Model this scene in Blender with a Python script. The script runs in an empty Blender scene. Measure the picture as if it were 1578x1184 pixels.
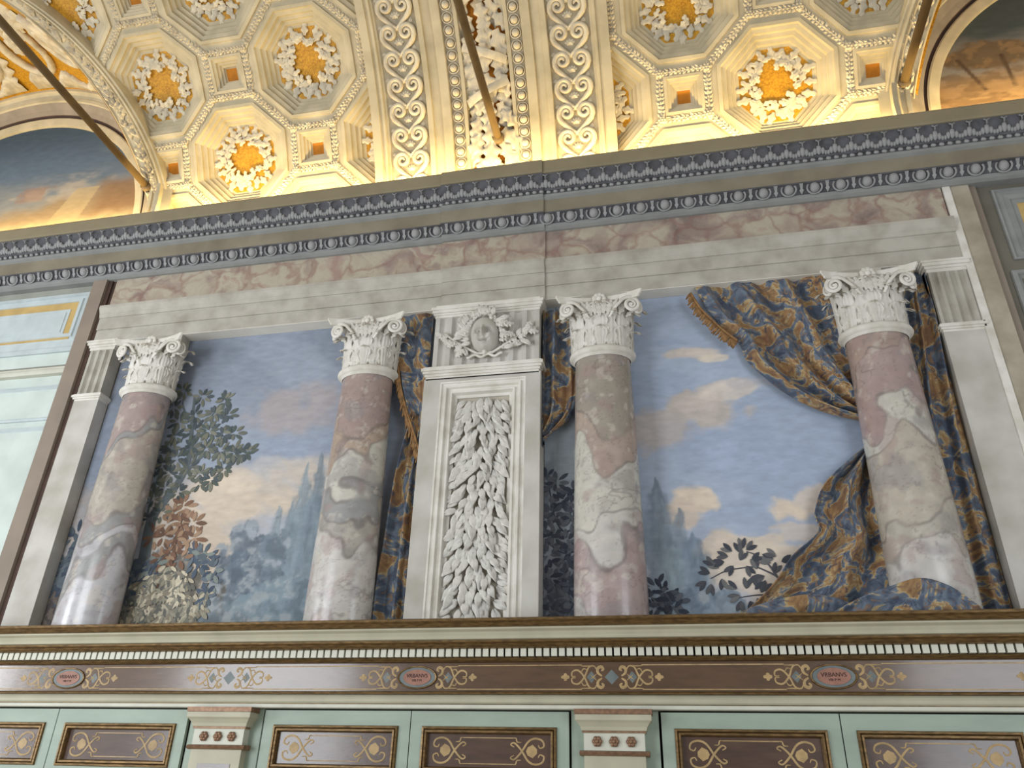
import bpy, bmesh, math, random
import numpy as np
from mathutils import Matrix, Vector
random.seed(7)
RNG = np.random.default_rng(11)
sc = bpy.context.scene
COL = sc.collection
PI = math.pi

# ------------------------------------------------------------------ camera
IW, IH, F = 1578.0, 1184.0, 1198.42
CAM = np.array([0.0, -5.0, 1.6])
R = np.array([[0.97909218, 0.07372063, 0.1895884],
              [0.20184325, -0.46780054, -0.86047775],
              [0.0252546, 0.88075418, -0.47289987]])
cd = bpy.data.cameras.new('camera'); cam = bpy.data.objects.new('camera', cd); COL.objects.link(cam)
cd.sensor_fit = 'HORIZONTAL'; cd.sensor_width = 36.0; cd.lens = 36.0 * F / IW
cd.clip_start = 0.05; cd.clip_end = 200
M = Matrix([[R[0][0], R[0][1], R[0][2], CAM[0]], [R[1][0], R[1][1], R[1][2], CAM[1]],
            [R[2][0], R[2][1], R[2][2], CAM[2]], [0, 0, 0, 1]])
cam.matrix_world = M
sc.camera = cam

# ------------------------------------------------------------------ light
sc.view_settings.view_transform = 'Standard'
sc.view_settings.look = 'None'
sc.view_settings.gamma = 1.0
sc.view_settings.use_curve_mapping = False
sc.view_settings.exposure = 0.22
world = bpy.data.worlds.new('world'); sc.world = world; world.use_nodes = True
bg = world.node_tree.nodes['Background']; bg.inputs[0].default_value = (1.0, 0.975, 0.94, 1); bg.inputs[1].default_value = 0.31


def area_light(name, loc, rot, sx, sy, power, color):
    l = bpy.data.lights.new(name, 'AREA'); l.shape = 'RECTANGLE'; l.size = sx; l.size_y = sy
    l.energy = power; l.color = color
    o = bpy.data.objects.new(name, l); COL.objects.link(o); o.location = loc; o.rotation_euler = rot
    return o


# daylight through the tall opposite windows, plus an unseen light added at far left
area_light('window_and_added_light', (-5.7, -6.2, 2.5), (PI / 2, 0, -0.35), 2.3, 4.2, 215, (0.90, 0.95, 1.0))
area_light('window_and_added_light', (-11.6, -6.2, 2.5), (PI / 2, 0, -0.5), 2.6, 4.4, 430, (0.92, 0.96, 1.0))  # unseen extra light, added for stronger side shading on the columns
area_light('window_and_added_light', (3.9, -6.2, 2.5), (PI / 2, 0, 0.12), 2.5, 4.2, 130, (0.88, 0.94, 1.0))
# warm cove strips lying in the trough on top of the cornice
for x0, x1 in ((-7.6, -5.0), (-4.9, -2.5), (-2.4, -0.2), (-0.1, 2.2), (2.3, 4.4)):
    area_light('cove_strip', ((x0 + x1) / 2, -0.125, 6.325), (PI + 0.0, 0, 0), x1 - x0, 0.03, 22 * (x1 - x0) / 2.4, (1.0, 0.74, 0.31))


# ------------------------------------------------------------------ helpers
def at(px, py, y0=0.0):
    d = R @ np.array([px - IW / 2, -(py - IH / 2), -F])
    t = (y0 - CAM[1]) / d[1]
    return CAM + t * d


def xz(px, py, y0=0.0):
    p = at(px, py, y0)
    return (float(p[0]), float(p[2]))


def lin(c):
    return tuple((v / 255 / 12.92) if v / 255 <= 0.04045 else ((v / 255 + 0.055) / 1.055) ** 2.4 for v in c)


def linA(a):
    a = np.asarray(a, float) / 255
    return np.where(a <= 0.04045, a / 12.92, ((a + 0.055) / 1.055) ** 2.4)


def mat(name, rgb, rough=0.75, metal=0.0, var=0.10, scale=6.0, bump=0.15, bscale=25.0, spec=0.3, dirt=None, coat=0.0, stretch=None):
    """procedural surface: two noise layers vary the colour, a third gives fine relief"""
    m = bpy.data.materials.new(name); m.use_nodes = True
    nt = m.node_tree; N = nt.nodes; L = nt.links
    b = N['Principled BSDF']
    b.inputs['Roughness'].default_value = rough; b.inputs['Metallic'].default_value = metal
    b.inputs['Specular IOR Level'].default_value = spec
    b.inputs['Coat Weight'].default_value = coat; b.inputs['Coat Roughness'].default_value = 0.12
    tc = N.new('ShaderNodeTexCoord')
    src = tc.outputs['Object']
    if stretch:
        mp = N.new('ShaderNodeMapping'); mp.inputs['Scale'].default_value = stretch
        L.new(src, mp.inputs[0]); src = mp.outputs[0]
    n1 = N.new('ShaderNodeTexNoise'); n1.inputs['Scale'].default_value = scale; n1.inputs['Detail'].default_value = 6
    L.new(src, n1.inputs['Vector'])
    rp = N.new('ShaderNodeValToRGB')
    c = lin(rgb); d = lin(dirt) if dirt else tuple(v * (1 - 2.2 * var) for v in c)
    rp.color_ramp.elements[0].position = 0.30; rp.color_ramp.elements[0].color = (*d, 1)
    rp.color_ramp.elements[1].position = 0.62; rp.color_ramp.elements[1].color = (*[min(1, v * (1 + var)) for v in c], 1)
    L.new(n1.outputs['Fac'], rp.inputs[0]); L.new(rp.outputs[0], b.inputs['Base Color'])
    if bump > 0:
        n2 = N.new('ShaderNodeTexNoise'); n2.inputs['Scale'].default_value = bscale; n2.inputs['Detail'].default_value = 5
        L.new(src, n2.inputs['Vector'])
        bp = N.new('ShaderNodeBump'); bp.inputs['Strength'].default_value = bump; bp.inputs['Distance'].default_value = 0.01
        L.new(n2.outputs['Fac'], bp.inputs['Height']); L.new(bp.outputs[0], b.inputs['Normal'])
    return m


def mat_attr(name, rough=0.7, spec=0.3, grain=0.12, gscale=30, stretch=(1, 1, 1), coat=0.0):
    """painted / veined surface: colours stored on the mesh, broken up by procedural grain"""
    m = bpy.data.materials.new(name); m.use_nodes = True
    nt = m.node_tree; N = nt.nodes; L = nt.links; b = N['Principled BSDF']
    b.inputs['Roughness'].default_value = rough; b.inputs['Specular IOR Level'].default_value = spec
    b.inputs['Coat Weight'].default_value = coat; b.inputs['Coat Roughness'].default_value = 0.15
    a = N.new('ShaderNodeAttribute'); a.attribute_name = 'col'
    tc = N.new('ShaderNodeTexCoord'); mp = N.new('ShaderNodeMapping'); mp.inputs['Scale'].default_value = stretch
    L.new(tc.outputs['Object'], mp.inputs[0])
    n = N.new('ShaderNodeTexNoise'); n.inputs['Scale'].default_value = gscale; n.inputs['Detail'].default_value = 6
    L.new(mp.outputs[0], n.inputs['Vector'])
    mr = N.new('ShaderNodeMapRange'); mr.inputs[1].default_value = 0.25; mr.inputs[2].default_value = 0.75
    mr.inputs[3].default_value = 1 - grain; mr.inputs[4].default_value = 1 + grain
    L.new(n.outputs['Fac'], mr.inputs[0])
    mx = N.new('ShaderNodeVectorMath'); mx.operation = 'SCALE'
    L.new(a.outputs['Color'], mx.inputs[0]); L.new(mr.outputs[0], mx.inputs['Scale'])
    L.new(mx.outputs[0], b.inputs['Base Color'])
    bp = N.new('ShaderNodeBump'); bp.inputs['Strength'].default_value = 0.1; bp.inputs['Distance'].default_value = 0.01
    L.new(n.outputs['Fac'], bp.inputs['Height']); L.new(bp.outputs[0], b.inputs['Normal'])
    return m


def mat_marble(name, cols, scale=3.0, rough=0.45):
    m = bpy.data.materials.new(name); m.use_nodes = True
    nt = m.node_tree; N = nt.nodes; L = nt.links; b = N['Principled BSDF']
    b.inputs['Roughness'].default_value = rough
    tc = N.new('ShaderNodeTexCoord')
    n0 = N.new('ShaderNodeTexNoise'); n0.inputs['Scale'].default_value = scale * 0.9; n0.inputs['Detail'].default_value = 5
    L.new(tc.outputs['Object'], n0.inputs['Vector'])
    mixv = N.new('ShaderNodeVectorMath'); mixv.operation = 'MULTIPLY_ADD'
    L.new(n0.outputs['Color'], mixv.inputs[0]); mixv.inputs[1].default_value = (0.5, 0.5, 0.5); L.new(tc.outputs['Object'], mixv.inputs[2])
    v = N.new('ShaderNodeTexVoronoi'); v.feature = 'DISTANCE_TO_EDGE'; v.inputs['Scale'].default_value = scale
    L.new(mixv.outputs[0], v.inputs['Vector'])
    n1 = N.new('ShaderNodeTexNoise'); n1.inputs['Scale'].default_value = scale * 0.8; n1.inputs['Detail'].default_value = 8; n1.inputs['Distortion'].default_value = 0.8
    L.new(mixv.outputs[0], n1.inputs['Vector'])
    rp = N.new('ShaderNodeValToRGB')
    for i, (p, c) in enumerate(cols[:-1]):
        e = rp.color_ramp.elements[i] if i < 2 else rp.color_ramp.elements.new(p)
        e.position = p; e.color = (*lin(c), 1)
    L.new(n1.outputs['Fac'], rp.inputs[0])
    rv = N.new('ShaderNodeValToRGB'); rv.color_ramp.elements[0].position = 0.0; rv.color_ramp.elements[0].color = (1, 1, 1, 1)
    rv.color_ramp.elements[1].position = 0.09; rv.color_ramp.elements[1].color = (0, 0, 0, 1)
    L.new(v.outputs['Distance'], rv.inputs[0])
    mul = N.new('ShaderNodeMath'); mul.operation = 'MULTIPLY'; L.new(rv.outputs[0], mul.inputs[0]); L.new(n0.outputs['Fac'], mul.inputs[1])
    mx = N.new('ShaderNodeMix'); mx.data_type = 'RGBA'
    L.new(mul.outputs[0], mx.inputs['Factor']); L.new(rp.outputs[0], mx.inputs['A']); mx.inputs['B'].default_value = (*lin(cols[-1][1]), 1)
    L.new(mx.outputs['Result'], b.inputs['Base Color'])
    return m


def mat_damask(name):
    m = bpy.data.materials.new(name); m.use_nodes = True
    nt = m.node_tree; N = nt.nodes; L = nt.links; b = N['Principled BSDF']
    b.inputs['Roughness'].default_value = 0.6; b.inputs['Specular IOR Level'].default_value = 0.35
    b.inputs['Sheen Weight'].default_value = 0.15
    tc = N.new('ShaderNodeTexCoord')
    n1 = N.new('ShaderNodeTexNoise'); n1.inputs['Scale'].default_value = 5.0; n1.inputs['Detail'].default_value = 4; n1.inputs['Distortion'].default_value = 1.6
    L.new(tc.outputs['UV'], n1.inputs['Vector'])
    r1 = N.new('ShaderNodeValToRGB'); r1.color_ramp.interpolation = 'EASE'
    els = [(0.0, (44, 46, 56)), (0.40, (70, 82, 100)), (0.485, (102, 114, 128)), (0.515, (176, 154, 112)), (0.55, (152, 120, 80)), (0.64, (120, 88, 62)), (0.80, (76, 60, 50))]
    for i, (p, c) in enumerate(els):
        e = r1.color_ramp.elements[i] if i < 2 else r1.color_ramp.elements.new(p)
        e.position = p; e.color = (*lin(c), 1)
    L.new(n1.outputs['Fac'], r1.inputs[0])
    n2 = N.new('ShaderNodeTexNoise'); n2.inputs['Scale'].default_value = 14; n2.inputs['Detail'].default_value = 3; n2.inputs['Distortion'].default_value = 2.0
    L.new(tc.outputs['UV'], n2.inputs['Vector'])
    r2 = N.new('ShaderNodeValToRGB'); r2.color_ramp.elements[0].position = 0.54; r2.color_ramp.elements[0].color = (0, 0, 0, 1)
    r2.color_ramp.elements[1].position = 0.58; r2.color_ramp.elements[1].color = (0.75, 0.75, 0.75, 1)
    L.new(n2.outputs['Fac'], r2.inputs[0])
    n3 = N.new('ShaderNodeTexNoise'); n3.inputs['Scale'].default_value = 9; L.new(tc.outputs['UV'], n3.inputs['Vector'])
    r3 = N.new('ShaderNodeValToRGB'); r3.color_ramp.elements[0].position = 0.42; r3.color_ramp.elements[0].color = (*lin((138, 106, 72)), 1)
    r3.color_ramp.elements[1].position = 0.58; r3.color_ramp.elements[1].color = (*lin((50, 58, 78)), 1)
    L.new(n3.outputs['Fac'], r3.inputs[0])
    mx = N.new('ShaderNodeMix'); mx.data_type = 'RGBA'
    L.new(r2.outputs[0], mx.inputs['Factor']); L.new(r1.outputs[0], mx.inputs['A']); L.new(r3.outputs[0], mx.inputs['B'])
    L.new(mx.outputs['Result'], b.inputs['Base Color'])
    return m


class MB:
    """collects vertices and faces of ONE mesh"""

    def __init__(s):
        s.v = []; s.f = []; s.c = []

    def add(s, verts, faces, col=None):
        o = len(s.v); s.v.extend([tuple(map(float, p)) for p in verts]); s.f.extend([tuple(i + o for i in f) for f in faces])
        if col is not None: s.c.extend([col] * len(verts))
        return s

    def box(s, x0, x1, y0, y1, z0, z1, col=None):
        v = [(x, y, z) for x in (x0, x1) for y in (y0, y1) for z in (z0, z1)]
        return s.add(v, [(0, 1, 3, 2), (4, 6, 7, 5), (0, 4, 5, 1), (2, 3, 7, 6), (0, 2, 6, 4), (1, 5, 7, 3)], col)

    def ext_x(s, prof, x0, x1):
        """closed (y, z) outline run from x0 to x1"""
        n = len(prof)
        v = [(x0, y, z) for y, z in prof] + [(x1, y, z) for y, z in prof]
        f = [(i, (i + 1) % n, (i + 1) % n + n, i + n) for i in range(n)]
        f += [tuple(range(n))[::-1], tuple(range(n, 2 * n))]
        return s.add(v, f)

    def ext_z(s, prof, z0, z1):
        n = len(prof)
        v = [(x, y, z0) for x, y in prof] + [(x, y, z1) for x, y in prof]
        f = [(i, (i + 1) % n, (i + 1) % n + n, i + n) for i in range(n)]
        f += [tuple(range(n))[::-1], tuple(range(n, 2 * n))]
        return s.add(v, f)

    def prism(s, pts, y0, y1):
        """(x, z) outline with thickness along y"""
        n = len(pts)
        v = [(x, y0, z) for x, z in pts] + [(x, y1, z) for x, z in pts]
        f = [(i, (i + 1) % n, (i + 1) % n + n, i + n) for i in range(n)] + [tuple(range(n))[::-1], tuple(range(n, 2 * n))]
        return s.add(v, f)

    def grid(s, P, closed_u=False, closed_v=False):
        nu = len(P); nv = len(P[0]); v = [p for row in P for p in row]; f = []
        for i in range(nu if closed_u else nu - 1):
            for j in range(nv if closed_v else nv - 1):
                a = i * nv + j; b_ = ((i + 1) % nu) * nv + j; c = ((i + 1) % nu) * nv + (j + 1) % nv; d = i * nv + (j + 1) % nv
                f.append((a, b_, c, d))
        return s.add(v, f)

    def lathe(s, prof, n=48, cx=0, cy=0, a0=0, a1=2 * PI):
        """(radius, z) turned about a vertical axis"""
        P = [[(cx + r * math.cos(a0 + (a1 - a0) * k / n), cy + r * math.sin(a0 + (a1 - a0) * k / n), z) for k in range(n + (a1 - a0 < 6.28))] for r, z in prof]
        return s.grid(P, False, a1 - a0 > 6.28)

    def tube(s, pts, rad, n=6, cap=True, flat=1.0, up=(0, 1, 0)):
        pts = [np.array(p, float) for p in pts]; m = len(pts); P = []
        for i, p in enumerate(pts):
            t = pts[min(i + 1, m - 1)] - pts[max(i - 1, 0)]; t = t / (np.linalg.norm(t) + 1e-9)
            u = np.array(up, float); w = np.cross(t, u); w /= (np.linalg.norm(w) + 1e-9); u2 = np.cross(w, t)
            r = rad[i] if hasattr(rad, '__len__') else rad
            P.append([tuple(p + r * (math.cos(2 * PI * k / n) * w + flat * math.sin(2 * PI * k / n) * u2)) for k in range(n)])
        o = len(s.v); s.grid(P, False, True)
        if cap: s.f.append(tuple(o + k for k in range(n))[::-1]); s.f.append(tuple(o + (m - 1) * n + k for k in range(n)))
        return s

    def ball(s, c, r, nu=8, nv=5, sx=1, sy=1, sz=1):
        P = [[(c[0] + sx * r * math.sin(PI * j / nv) * math.cos(2 * PI * i / nu), c[1] + sy * r * math.sin(PI * j / nv) * math.sin(2 * PI * i / nu), c[2] + sz * r * math.cos(PI * j / nv)) for j in range(nv + 1)] for i in range(nu)]
        return s.grid(P, True, False)

    def mesh(s, name, m=None, smooth=False):
        me = bpy.data.meshes.new(name); me.from_pydata(s.v, [], s.f); me.update()
        if s.c:
            a = me.color_attributes.new('col', 'FLOAT_COLOR', 'POINT')
            a.data.foreach_set('color', np.array([(*c, 1.0) for c in s.c], np.float32).ravel())
        if smooth is True:
            me.polygons.foreach_set('use_smooth', [True] * len(me.polygons))
        bm = bmesh.new(); bm.from_mesh(me); bmesh.ops.recalc_face_normals(bm, faces=bm.faces); bm.to_mesh(me); bm.free()
        if m: me.materials.append(m)
        return me

    def build(s, name, m, parent=None, smooth=False, kind=None):
        return link(s.mesh(name, m, smooth), name, parent, kind)


def link(me, name, parent=None, kind=None, mw=None):
    o = bpy.data.objects.new(name, me); COL.objects.link(o)
    if parent: o.parent = parent
    if kind: o['kind'] = kind
    if mw is not None: o.matrix_local = mw
    return o


def tag(o, label, cat=None, group=None, kind=None):
    o['label'] = label
    if cat: o['category'] = cat
    if group: o['group'] = group
    if kind: o['kind'] = kind
    return o


def empty(name, loc=(0, 0, 0), label=None, cat=None, group=None, kind=None):
    o = bpy.data.objects.new(name, None); COL.objects.link(o); o.location = loc; o.empty_display_size = 0.1
    if label: tag(o, label, cat, group, kind)
    return o


def smooth_by_angle(o, ang=0.6):
    me = o.data
    me.polygons.foreach_set('use_smooth', [True] * len(me.polygons))
    bm = bmesh.new(); bm.from_mesh(me)
    for e in bm.edges:
        if len(e.link_faces) == 2 and e.calc_face_angle(0) > ang: e.smooth = False
    bm.to_mesh(me); bm.free()
    return o


# -------- numpy noise for painted and veined surfaces
def _hash(ix, iy, seed):
    h = (ix.astype(np.int64) * 374761393 + iy.astype(np.int64) * 668265263 + seed * 974711) & 0xFFFFFFFF
    h = ((h ^ (h >> 13)) * 1274126177) & 0xFFFFFFFF
    return ((h ^ (h >> 16)) & 0xFFFF) / 65535.0


def vnoise(x, y, seed=0):
    ix = np.floor(x); iy = np.floor(y); fx = x - ix; fy = y - iy
    fx = fx * fx * (3 - 2 * fx); fy = fy * fy * (3 - 2 * fy)
    a = _hash(ix, iy, seed); b = _hash(ix + 1, iy, seed); c = _hash(ix, iy + 1, seed); d = _hash(ix + 1, iy + 1, seed)
    return (a * (1 - fx) + b * fx) * (1 - fy) + (c * (1 - fx) + d * fx) * fy


def fbm(x, y, seed=0, oct=5):
    s = 0; amp = 0.5; t = 0
    for o in range(oct):
        s = s + amp * vnoise(x * 2 ** o + 17 * o, y * 2 ** o + 31 * o, seed + o); t += amp; amp *= 0.5
    return s / t


def sstep(a, b, x):
    t = np.clip((x - a) / (b - a), 0, 1); return t * t * (3 - 2 * t)


def painted_grid(name, x0, x1, z0, z1, y, n, m, fn, material, parent=None, mask=None):
    """a flat painted surface: dense grid in the wall plane whose colours come from fn(X, Z)"""
    xs = np.linspace(x0, x1, n); zs = np.linspace(z0, z1, m)
    X, Z = np.meshgrid(xs, zs, indexing='ij')
    rgb = np.clip(fn(X, Z), 0, 1)
    co = np.stack([X, np.full_like(X, y), Z], -1).reshape(-1, 3)
    I = np.arange(n * m).reshape(n, m)
    f = np.stack([I[:-1, :-1], I[1:, :-1], I[1:, 1:], I[:-1, 1:]], -1).reshape(-1, 4)
    if mask is not None:
        keep = mask(X, Z).reshape(-1); f = f[keep[f].all(1)]
    me = bpy.data.meshes.new(name)
    me.vertices.add(len(co)); me.vertices.foreach_set('co', co.astype(np.float32).ravel())
    me.loops.add(f.size); me.loops.foreach_set('vertex_index', f.astype(np.int32).ravel())
    me.polygons.add(len(f)); me.polygons.foreach_set('loop_start', np.arange(0, f.size, 4, dtype=np.int32))
    me.update(calc_edges=True)
    a = me.color_attributes.new('col', 'FLOAT_COLOR', 'POINT')
    a.data.foreach_set('color', np.concatenate([rgb.reshape(-1, 3), np.ones((n * m, 1))], 1).astype(np.float32).ravel())
    me.materials.append(material)
    return link(me, name, parent)


def catmull(P, n):
    P = [np.array(p, float) for p in P]; P = [2 * P[0] - P[1]] + P + [2 * P[-1] - P[-2]]
    segs = len(P) - 3; out = []
    for k in range(n):
        t = k / (n - 1) * segs; i = min(int(t), segs - 1); t -= i
        a, b, c, d = P[i:i + 4]
        out.append(0.5 * ((2 * b) + (c - a) * t + (2 * a - 5 * b + 4 * c - d) * t * t + (3 * b - a - 3 * c + d) * t ** 3))
    return out


# ------------------------------------------------------------------ materials
MT = dict(
    arch=mat('white_architrave_plaster', (178, 174, 164), var=0.06, dirt=(158, 152, 140), bump=0.05),
    pier=mat('pale_pier_plaster', (190, 187, 180), var=0.05, dirt=(165, 160, 148), scale=3, bump=0.05),
    capw=mat('white_stucco', (216, 213, 205), var=0.05, dirt=(196, 190, 178), scale=7, bump=0.1),
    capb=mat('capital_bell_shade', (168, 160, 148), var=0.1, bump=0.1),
    leafw=mat('white_laurel', (226, 225, 220), var=0.05, dirt=(180, 174, 162), scale=9, bump=0.05),
    corona=mat('beige_cornice', (134, 127, 110), var=0.07, dirt=(118, 110, 94), scale=3, bump=0.05),
    ledge=mat('cornice_ledge', (140, 130, 106), var=0.06, scale=3, bump=0.05),
    orn=mat('grey_blue_ornament', (146, 146, 146), var=0.1, scale=12, bump=0.08),
    ornd=mat('dark_ornament_ground', (88, 88, 92), var=0.15, scale=12, bump=0.08),
    fil=mat('blue_grey_fillet', (140, 142, 140), var=0.06, bump=0.05),
    brown=mat('brown_band', (140, 128, 115), var=0.06, scale=3, bump=0.05),
    dbrown=mat('dark_groove', (84, 66, 58), var=0.1, bump=0.05),
    stone=mat('beige_stone', (168, 160, 143), var=0.07, dirt=(140, 130, 112), scale=4, bump=0.08),
    greyw=mat('grey_wall', (112, 108, 97), var=0.07, scale=3, bump=0.05),
    bluef=mat('blue_white_frame', (186, 196, 198), var=0.05, bump=0.03),
    shutter=mat('pale_green_shutter', (196, 206, 200), var=0.05, scale=4, bump=0.04),
    yellow=mat('ochre_paint', (188, 160, 104), var=0.08, bump=0.03),
    marble=mat_marble('pink_breccia', [(0.28, (116, 104, 98)), (0.40, (150, 134, 124)), (0.48, (166, 154, 138)), (0.58, (178, 170, 152)), (0.68, (158, 134, 124)), (1, (132, 94, 86))], 3.4),
    vault=mat('vault_cream', (196, 182, 152), var=0.06, dirt=(172, 160, 132), scale=4, bump=0.06),
    vaultw=mat('vault_stucco', (212, 200, 174), var=0.06, dirt=(178, 166, 146), scale=10, bump=0.08),
    vaultd=mat('vault_band_ground', (164, 152, 128), var=0.1, scale=16, bump=0.1),
    gold=mat('gold_mosaic', (190, 140, 34), var=0.16, scale=60, bump=0.15, bscale=90, rough=0.55, dirt=(160, 108, 22)),
    goldo=mat('orange_gold', (188, 118, 30), var=0.12, scale=12, bump=0.08),
    rod=mat('tie_rod_iron', (112, 92, 62), var=0.12, rough=0.5, bump=0.05),
    gilt=mat('gilded_moulding', (112, 88, 54), rough=0.42, metal=0.55, var=0.22, scale=22, bump=0.2, spec=0.5, stretch=(1, 4, 4)),
    cream=mat('cream_paint', (176, 172, 150), rough=0.5, var=0.05, scale=5, bump=0.03),
    dent=mat('dentil_cream', (196, 196, 182), rough=0.5, var=0.05, bump=0.03),
    dark=mat('dark_gap', (32, 30, 28), var=0.05, bump=0),
    frieze=mat('varnished_brown_frieze', (88, 65, 46), rough=0.24, var=0.1, scale=5, bump=0.12, bscale=12, spec=0.5, coat=0.6, stretch=(1, 1, 5)),
    panel=mat('varnished_brown_panel', (78, 57, 46), rough=0.26, var=0.12, scale=5, bump=0.12, bscale=12, spec=0.5, coat=0.5, stretch=(1, 1, 5)),
    green=mat('pale_green_paint', (148, 162, 148), rough=0.5, var=0.05, scale=3, bump=0.04, spec=0.4, stretch=(1, 1, 3)),
    scroll=mat('ochre_scroll_paint', (168, 142, 100), rough=0.45, var=0.12, scale=20, bump=0),
    slate=mat('slate_blue_paint', (104, 112, 112), rough=0.4, var=0.1, scale=14, bump=0),
    plaque=mat('rose_plaque', (148, 106, 90), rough=0.45, var=0.1, scale=20, bump=0),
    ink=mat('dark_lettering', (62, 34, 28), rough=0.5, var=0.05, bump=0),
    rosette=mat('bronze_rosette', (134, 104, 82), rough=0.45, metal=0.3, var=0.15, scale=40, bump=0.1),
    damask=mat_damask('blue_gold_damask'),
    fringe=mat('gold_fringe', (142, 108, 70), var=0.2, scale=30, bump=0.2, bscale=80),
    paint=mat_attr('fresco_paint', rough=0.8, spec=0.15, grain=0.10, gscale=9, stretch=(1, 1, 2.5)),
    leafp=mat_attr('fresco_leaf_paint', rough=0.8, spec=0.15, grain=0.10, gscale=40),
    shaft=mat_attr('polished_breccia', rough=0.26, spec=0.5, grain=0.08, gscale=14, coat=0.3),
    floor=mat('floor_stone', (196, 188, 174), rough=0.35, var=0.1, scale=2, bump=0.02),
)

# ------------------------------------------------------------------ structure
WX0, WX1 = -9.0, 5.2
fl = MB().box(WX0, WX1, -6.5, 0.3, -0.1, 0).build('floor', MT['floor'], kind='structure')
tag(fl, 'pale stone floor of the gallery below the cabinets')
wb = MB().box(WX0, WX1, 0.135, 0.30, 0, 6.9).build('wall_back', MT['pier'], kind='structure')
tag(wb, 'long gallery wall behind the painted colonnade')

XA, XB = -1.735, -0.855       # the stretch of entablature that breaks forward over the middle pier
JOG = 0.014
SEGS = ((WX0, XA, 0.0), (XA, XB, JOG), (XB, WX1, 0.0))


def run(mb, prof, segs=SEGS):
    for x0, x1, d in segs:
        mb.ext_x([(y - d if y < 0.04 else y, z) for y, z in prof], x0, x1)
    return mb


# --- cornice
cornice = empty('trim_1', (0, 0, 0), 'beige cornice with grey leaf, bead and egg mouldings under the vault', kind='structure')
run(MB(), [(-0.18, 6.234), (-0.185, 6.25), (-0.185, 6.355), (-0.18, 6.372), (-0.165, 6.372), (-0.165, 6.29), (0.06, 6.29), (0.06, 6.234)]).build('ledge', MT['ledge'], cornice)
run(MB(), [(-0.12, 6.092), (-0.125, 6.12), (-0.145, 6.17), (-0.165, 6.215), (-0.17, 6.234), (0.06, 6.234), (0.06, 6.092)]).build('leaf_moulding', MT['ornd'], cornice)
run(MB(), [(-0.112, 6.052), (-0.112, 6.092), (0.06, 6.092), (0.06, 6.052)]).build('bead_moulding', MT['ornd'], cornice)
run(MB(), [(-0.095, 6.012), (-0.12, 6.024), (-0.12, 6.052), (0.06, 6.052), (0.06, 6.012)]).build('fillet', MT['fil'], cornice)
run(MB(), [(-0.088, 5.885), (-0.095, 6.012), (0.06, 6.012), (0.06, 5.885)]).build('corona', MT['corona'], cornice)
run(MB(), [(-0.035, 5.799), (-0.05, 5.81), (-0.065, 5.84), (-0.08, 5.87), (-0.095, 5.872), (-0.095, 5.885), (0.06, 5.885), (0.06, 5.799)]).build('egg_moulding', MT['ornd'], cornice)
run(MB(), [(-0.02, 5.749), (-0.045, 5.762), (-0.045, 5.799), (0.06, 5.799), (0.06, 5.749)]).build('fillet', MT['fil'], cornice)


def jog(x):
    return JOG if XA < x < XB else 0.0


# egg and dart
egg_m = MB(); PX = []
for i in range(9):
    row = []
    for j in range(7):
        u = -1 + 2 * i / 8; v = -1 + 2 * j / 6
        rr = 0.042 * math.sqrt(max(0, 1 - u * u * 0.98)) * (0.8 if v < 0 else 1)
        zz = 0.043 * u; row.append((rr * v * (1.0 if True else 1), -0.026 * math.sqrt(max(0, 1 - u * u)) * math.sqrt(max(0, 1 - v * v)), zz))
    PX.append(row)
egg_m = MB().grid(PX).mesh('egg', MT['orn'], True)
ring = MB()
pts = [(0.055 * math.cos(a), -0.012, 0.045 * math.sin(a) * (1.12 if math.sin(a) < 0 else 1.0)) for a in np.linspace(PI * 0.80, PI * 2.20, 15)]
ring_m = ring.tube(pts, 0.008, 5).mesh('egg_rim', MT['orn'], True)
dart_m = MB().prism([(-0.014, 0.042), (0.014, 0.042), (0.008, 0.0), (0.016, -0.012), (0, -0.045), (-0.016, -0.012), (-0.008, 0)], -0.014, 0.0).mesh('dart', MT['orn'])
x = -7.1
while x < 3.6:
    tilt = Matrix.Rotation(0.5, 4, 'X')
    e = link(egg_m, 'egg', cornice, mw=Matrix.Translation((x, -0.065 - jog(x), 5.842)) @ tilt)
    link(ring_m, 'egg_rim', e)
    link(dart_m, 'dart', cornice, mw=Matrix.Translation((x + 0.095, -0.063 - jog(x + 0.095), 5.842)) @ tilt)
    x += 0.19
# bead course and leaf course
bead_m = MB().tube([(-0.019, 0, 0), (-0.012, 0, 0), (0.012, 0, 0), (0.019, 0, 0)], [0.005, 0.014, 0.014, 0.005], 7, up=(0, 0, 1)).mesh('bead', MT['orn'], True)
x = -6.9
while x < 3.5:
    link(bead_m, 'bead', cornice, mw=Matrix.Translation((x, -0.118 - jog(x), 6.073)) @ Matrix.Rotation(0.25, 4, 'Y')); x += 0.058
lf = MB()
for k, (cx, cz, rx, rz) in enumerate([(0, -0.012, 0.020, 0.036), (-0.026, -0.022, 0.015, 0.026), (0.026, -0.022, 0.015, 0.026), (-0.045, -0.036, 0.012, 0.018), (0.045, -0.036, 0.012, 0.018)]):
    lf.ball((cx, 0, cz), 1.0, 8, 4, rx, 0.012, rz)
lf.tube([(0, -0.008, 0.02), (0.0, -0.012, 0.045), (-0.018, -0.008, 0.055)], 0.005, 5)
lf.tube([(0, -0.008, 0.02), (0.0, -0.012, 0.045), (0.018, -0.008, 0.055)], 0.005, 5)
leafc_m = lf.mesh('leaf', MT['orn'], True)
x = -6.95
while x < 3.5:
    link(leafc_m, 'leaf', cornice, mw=Matrix.Translation((x, -0.148 - jog(x), 6.160)) @ Matrix.Rotation(0.42, 4, 'X') @ Matrix.Scale(1.12, 4)); x += 0.12

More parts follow.
